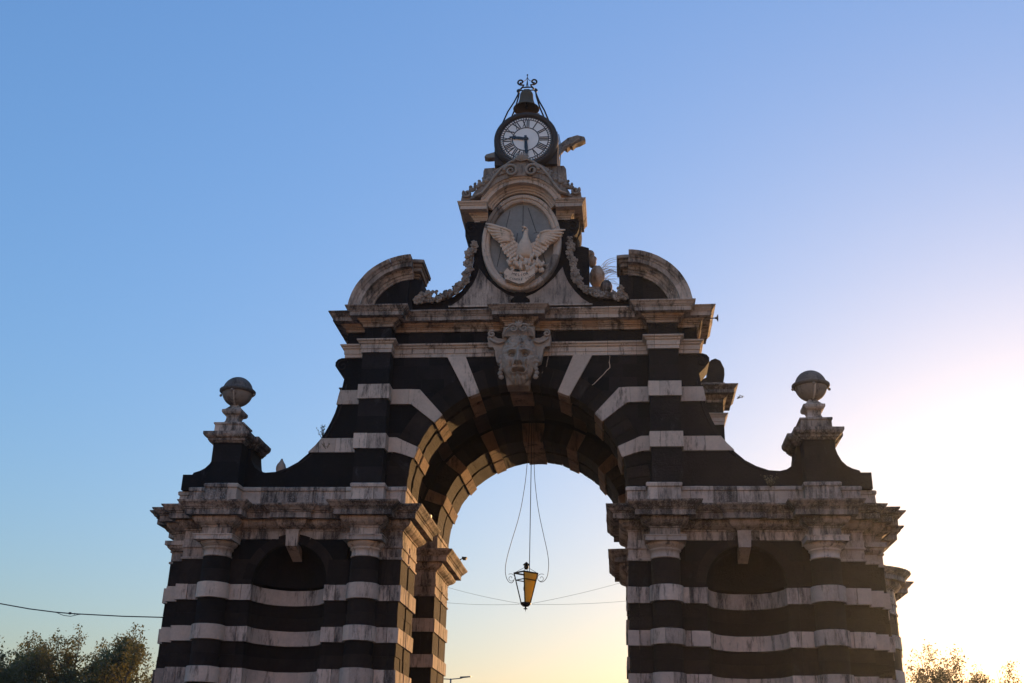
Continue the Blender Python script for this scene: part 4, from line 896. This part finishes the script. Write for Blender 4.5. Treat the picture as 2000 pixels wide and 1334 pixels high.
for S, pts in ((-1, [(.05, 17.6), (-.05, 14.8), (-.2, 13.4), (-.37, 12.5), (-.62, 11.6), (-.80, 10.9), (-.87, 10.4), (-.82, 10.05), (-.70, 9.86), (-.58, 9.83), (-.5, 9.93)]), (1, [(.2, 17.6), (.26, 14.8), (.36, 13.6), (.50, 12.7), (.70, 11.8), (.86, 11.1), (.92, 10.6), (.88, 10.15), (.76, 9.93), (.62, 9.87), (.5, 9.95)])):
    P = [Vector((x, 5, z)) for x, z in pts]; Q = []
    for i in range(len(P)-1):
        p0, p1, p2, p3 = P[max(i-1, 0)], P[i], P[i+1], P[min(i+2, len(P)-1)]
        for q in range(5):
            t = q/5; Q.append(.5*((2*p1)+(p2-p0)*t+(2*p0-5*p1+4*p2-p3)*t*t+(3*p1-p0-3*p2+p3)*t**3))
    Q.append(P[-1]); MB().tube(Q, .013, 5).build('curved_rod', IRON, ln, True)
    cx_ = S*.62
    MB().tube([Vector((x, 5, z)) for x, _, z in spiral((cx_, 10.02), .03, .19, 1.35, 0, 30, hand=-S)], .010, 5).build('scroll', IRON, ln, True)
# ---- wires
def wire(name, pts, r, label, sag=.0, grp=None, cat='wire'):
    o = MB().tube(pts, r, 5).build(name, CABLE); tag(o, label, cat, grp); return o
def sagged(a, b, s, n=14): return [Vector(a).lerp(Vector(b), i/n)+Vector((0, 0, -s*4*(i/n)*(1-i/n))) for i in range(n+1)]
for a, b, l in (((-.25, 5, 9.0), (-4.1, 10, 10.53), 'upper thin stay wire from the lantern foot to the left rear pier'), ((-.25, 5, 8.96), (-4.1, 10, 9.82), 'lower thin stay wire from the lantern foot to the left rear pier'),
                ((.25, 5, 9.0), (4.0, 10, 10.8), 'upper thin stay wire from the lantern foot to the right pier'), ((.25, 5, 8.96), (4.1, 10, 9.95), 'lower thin stay wire from the lantern foot to the right pier')):
    wire('stay_wire', sagged(a, b, .05), .006, l, grp='stay wires of the lantern')
oc = empty('overhead_cable', (-18.3, 3, 8.1), 'dark overhead cable with a loose looped joint left of the gate', 'cable')
MB().tube([(-60, 3, 17.5), (-45, 3, 13.0), (-32, 3, 10.2), (-25, 3, 9.0), (-21.29, 3, 8.5), (-20, 3, 8.3), (-18.9, 3, 8.18), (-18.2, 3, 8.13), (-17.5, 3, 8.10), (-16, 3, 8.04), (-13.85, 3.1, 8.02)], .022, 6).build('cable', CABLE, oc, True)
MB().tube([(-18.85, 3, 8.17), (-18.5, 3, 8.05), (-18.2, 3, 8.02), (-17.9, 3, 8.09), (-17.7, 3, 8.11)], .014, 5).build('loop', CABLE, oc, True)
MB().ball((-18.25, 3, 8.14), .05, 7, 5, (1.6, 1, 1)).ball((-18.05, 3, 8.12), .035, 7, 5).build('clamp', CABLE, oc)
up_ = empty('utility_pole', (-60, 3, 0), 'wooden pole carrying the overhead cable far to the left', 'pole')
MB().tube([(-60, 3, 0), (-60, 3, 18)], [.2, .14], 10).build('shaft', BARK, up_, True); MB().box(-60.6, -59.4, 2.9, 3.1, 17.3, 17.5).build('cross_arm', BARK, up_)
# ---- unseen houses behind the camera, added to bounce warm sunlight onto the gate front
hx = -62.
for i, (wd_, ht) in enumerate(((17, 18), (15, 20), (19, 19), (16, 21.5), (18, 18), (16, 20.5), (20, 19.5))):
    ho = empty('town_house', (hx+wd_/2, -60, 0), ['low ochre plastered town house at the far end of the near row', 'cream town house with four floors, second in the near row', 'wide pinkish town house in the near row', 'tall ochre town house in the middle of the near row', 'low cream town house right of the middle of the near row', 'pinkish town house second from the end of the near row', 'broad ochre town house at the end of the near row'][i], 'house', 'town houses on the near side of the piazza')
    MB().box(hx, hx+wd_-.3, -70, -60, 0, ht).build('wall', HOUSE[i % 3], ho); MB().box(hx-.2, hx+wd_-.1, -70.3, -59.6, ht+.002, ht+.4).build('cornice', HOUSE[(i+1) % 3], ho)
    nw = int(wd_//4)
    for fl in range(int(ht//4)):
        for k in range(nw):
            wx = hx+wd_*(k+.5)/nw; wz = .2 if fl == 0 else fl*4+.6
            f = MB().box(wx-.62, wx+.62, -60.0, -59.9, wz, wz+2.5).build('door' if fl == 0 else 'window', HOUSE[(i+2) % 3], ho); MB().box(wx-.5, wx+.5, -59.9, -59.88, wz+.1, wz+2.4).build('panel' if fl == 0 else 'pane', BARK, f)
    hx += wd_
# ---- street lamp far behind the gate
sl = empty('street_lamp', (-6.68, 30, 0), 'grey double armed street lamp seen far behind through the arch', 'street lamp')
MB().tube([(-6.68, 30, 0), (-6.68, 30, 8.42)], [.1, .05], 8).build('pole', LAMPG, sl, True)
MB().tube([(-7.25, 30, 8.40), (-6.68, 30, 8.38), (-6.1, 30, 8.44), (-5.95, 30, 8.47)], .03, 6).build('arm', LAMPG, sl)
MB().prism([(-6.1, 8.45), (-5.42, 8.53), (-5.42, 8.58), (-6.1, 8.54)], 29.9, 30.1).build('lamp_head', LAMPG, sl)
# ---- small fittings
fl_ = empty('floodlight', (-3.6, 1.7, 11.62), 'small grey floodlight on the cornice of the left front pier inside the arch', 'floodlight')
MB().box(-3.72, -3.5, 1.6, 1.85, 11.68, 11.86).build('housing', LAMPG, fl_); MB().box(-3.64, -3.58, 1.68, 1.78, 11.58, 11.70).build('bracket', LAMPG, fl_)
fl_ = empty('floodlight', (-3.3, 9.2, 11.58), 'dark floodlight on an arm over the cornice of the left rear pier', 'floodlight')
MB().tube([(-3.4, 9.2, 11.6), (-3.3, 9.2, 11.66), (-3.2, 9.2, 11.68)], .025, 6).build('arm', IRON, fl_); MB().prism([(-3.3, 11.74), (-3.06, 11.72), (-3.12, 11.62), (-3.26, 11.62)], 9.1, 9.35).build('housing', IRON, fl_)
hn = empty('siren_horn', (7.6, -.3, 19.1), 'little horn shaped speaker on the right end of the upper cornice', 'horn')
t = MB(); t.add([(7.68+dx, -.3+r*math.cos(R_(a)), 19.22+r*math.sin(R_(a))) for dx, r in ((0, .03), (.07, .05), (.12, .15), (.13, .15)) for a in range(0, 360, 30)], [(j*12+i, j*12+(i+1) % 12, (j+1)*12+(i+1) % 12, (j+1)*12+i) for j in range(3) for i in range(12)]+[tuple(range(12)), tuple(36+i for i in range(12))])
t.build('bell_mouth', LAMPG, hn, True); MB().tube([(7.3, -.3, 19.2), (7.69, -.3, 19.22)], .025, 6).build('bracket', LAMPG, hn)
# ---- plants rooted in the masonry
def sprig(name, base, label, n, h, spread, m, leaf=.05, grp=None, seed=1, lean=0.):
    q = random.Random(seed); o = empty(name, base, label, 'plant', grp); b = MB(); lf = MB()
    for i in range(n):
        a = q.uniform(0, 6.28); d = Vector((math.cos(a)*q.uniform(0, spread)+lean, math.sin(a)*.5*spread, h*q.uniform(.5, 1)))
        pts = [Vector(base)+d*t+Vector((0, 0, -.25*h*t*t*abs(lean))) for t in (0, .33, .66, 1)]
        b.tube(pts, [.012, .009, .007, .004], 4)
        if leaf:
            for k in range(9):
                p = pts[0].lerp(pts[-1], q.uniform(.3, 1.05))+Vector((q.uniform(-1, 1), q.uniform(-1, 1), q.uniform(-1, 1)))*leaf*1.6
                u = Vector((q.uniform(-1, 1), q.uniform(-1, 1), q.uniform(-1, 1))).normalized()*leaf; v = u.orthogonal().normalized()*leaf*.5
                lf.add([p-u, p+v, p+u, p-v], [(0, 1, 2, 3)])
    b.build('stems', BARK if leaf else m, o)
    if leaf: mesh('leaves', lf.V, lf.F, m, o, fix=False)['kind'] = 'stuff'
sprig('wild_shrub', (-7.72, .2, 14.5), 'small leafy wild shrub growing on the left sweep of the attic', 9, .62, .3, LEAF, .035, seed=2, lean=-.02)
sprig('wild_shrub', (9.4, 8.8, 19.1), 'tiny sprig sticking out of the rear cornice at the right', 6, .2, .25, LEAF, .03, seed=5, lean=.3)
gr = MB(); q = random.Random(8)
for i in range(34):
    a = q.uniform(.15, 1.3); L_ = q.uniform(.6, 1.15); p = Vector((3.25+q.uniform(-.1, .1), 1.75+q.uniform(-.2, .2), q.uniform(21.7, 22.6))); pts = [p]
    for s in range(7): pts.append(pts[-1]+Vector((math.cos(a), q.uniform(-.1, .1), math.sin(a)))*L_/7); a -= .20
    gr.tube(pts, [.011-.0012*s for s in range(8)], 3)
go = gr.build('grass_tuft', DRYG); tag(go, 'tuft of long dry grass arching out behind the right garland', 'grass')
sprig('wall_weed', (9.35, -.5, 12.35), 'withered weed hanging on the white course left of the right end pedestal', 26, .5, .35, DRYG, .03, seed=11)
sprig('wall_weed', (-7.45, -.05, 14.0), 'thin dark weed on the lower white block of the left wing', 7, .4, .3, LEAF, .03, seed=12)
q = random.Random(5)
# ================================================================ trees
def tree(x, y, h, w_, seed, label, grp, lm, dens=1., bare=0.):
    q = random.Random(seed); o = empty('tree', (x, y, 0), label, 'tree', grp)
    tr = MB(); tips = []
    def grow(p, d, L_, r, lev):
        pts = [p]; n_ = 5
        for i in range(n_):
            d = (d+Vector((q.uniform(-1, 1), q.uniform(-1, 1), q.uniform(-.3, .5)))*.16).normalized(); pts.append(pts[-1]+d*L_/n_)
        tr.tube(pts, [r*(1-.55*i/n_) for i in range(n_+1)], 6 if lev < 2 else 4, cap=False)
        if lev >= 2: tips.extend(pts[2:])
        if lev < 4:
            for k in range(3 if lev else 4):
                t = q.uniform(.45, 1); pp = pts[max(1, int(t*n_))]; a = q.uniform(0, 6.28); tilt = q.uniform(.35, .9)
                nd = (d*math.cos(tilt)+Vector((math.cos(a), math.sin(a), .25))*math.sin(tilt)).normalized(); grow(pp, nd, L_*q.uniform(.58, .74), r*.5, lev+1)
            grow(pts[-1], (d+Vector((0, 0, .25))).normalized(), L_*.68, r*.45, lev+1)
    grow(Vector((x, y, 0)), Vector((0, 0, 1)), h*.36, h*.022, 0)
    zs = sorted(p.z for p in tips); top = zs[int(len(zs)*.985)]; s = h/top
    tr.V = [Vector((x+(v.x-x)*s*w_, y+(v.y-y)*s*w_, v.z*s)) for v in tr.V]; tips = [Vector((x+(v.x-x)*s*w_, y+(v.y-y)*s*w_, v.z*s)) for v in tips]
    tr.build('trunk', BARK, o, True)
    V = []; F = []
    for p in tips:
        cl = noise.noise(p*.9+Vector((seed, 0, 0)))
        if cl < -.3+bare: continue
        for k in range(int(dens*q.uniform(5, 14)*(1+cl))):
            c = p+Vector((q.gauss(0, .2), q.gauss(0, .2), q.gauss(0, .17))); L_ = q.uniform(.06, .13)
            u = Vector((q.uniform(-1, 1), q.uniform(-1, 1), q.uniform(-1, 1))).normalized(); v = u.orthogonal().normalized(); u *= L_; v *= L_*.5
            i0 = len(V); V += [c-u, c+v, c+u, c-v]; F.append((i0, i0+1, i0+2, i0+3))
    mesh('crown', V, F, lm, o, fix=False)
LT = [(-46.5, 34, 10.8, 1.4, 41, 'dark tree cut by the left edge of the photo'), (-36.8, 32, 9.9, 1.5, 42, 'low dark tree filling the gap in the middle of the left group'), (-44.5, 36, 10.7, 1.5, 11, 'dense dark green tree at the left edge of the photo'), (-41.0, 33, 10.9, 1.4, 12, 'dark green tree second from the left, merging with its neighbour'), (-38.2, 37, 10.7, 1.4, 19, 'tree in the middle of the left group, below the cable joint'),
      (-35.6, 34, 10.4, 1.35, 13, 'tree with upright branches, fourth from the gate on the left'), (-33.2, 36, 11.1, 1.3, 16, 'tallest of the left trees, third from the gate'), (-30.9, 35, 10.7, 1.3, 14, 'tree with a few yellowing leaves, second from the gate on the left'), (-28.6, 33, 10.7, 1.25, 23, 'dark tree right against the left end of the gate')]
for x, y, h, w_, sd2, l in LT: tree(x, y, h, w_, sd2, l, 'trees left of the gate', LEAF, 1.25)
for x, y, h, w_, sd2, l, b in [(22.7, 34, 10.1, 1.1, 31, 'sunlit tree with reddish leaves just right of the gate', -.05), (25.4, 35, 9.8, 1.0, 32, 'almost bare tree with upright twigs in the glare at the right', .22), (27.6, 36, 9.4, 1.1, 33, 'thin golden tree at the right edge of the photo', .1)]:
    tree(x, y, h, w_, sd2, l, 'trees right of the gate', LEAF2, 1.1, b)
# ================================================================ thin haze volume, added to imitate lens veiling towards the sun
HZ_D, HZ_G = .00018, .75
hb = MB(); hb.box(-1600, 1600, -700, 3100, -1.2, 36); hz = hb.build('haze', GROUND)
Mh = bpy.data.materials.new('haze_air'); Mh.use_nodes = True; th = Mh.node_tree
for n in list(th.nodes):
    if n.type != 'OUTPUT_MATERIAL': th.nodes.remove(n)
pv = th.nodes.new('ShaderNodeVolumePrincipled'); pv.inputs['Color'].default_value = (.78, .88, 1.0, 1); pv.inputs['Density'].default_value = HZ_D; pv.inputs['Anisotropy'].default_value = HZ_G
th.links.new(pv.outputs[0], [n for n in th.nodes if n.type == 'OUTPUT_MATERIAL'][0].inputs['Volume'])
hz.data.materials.clear(); hz.data.materials.append(Mh); tag(hz, kind='stuff')
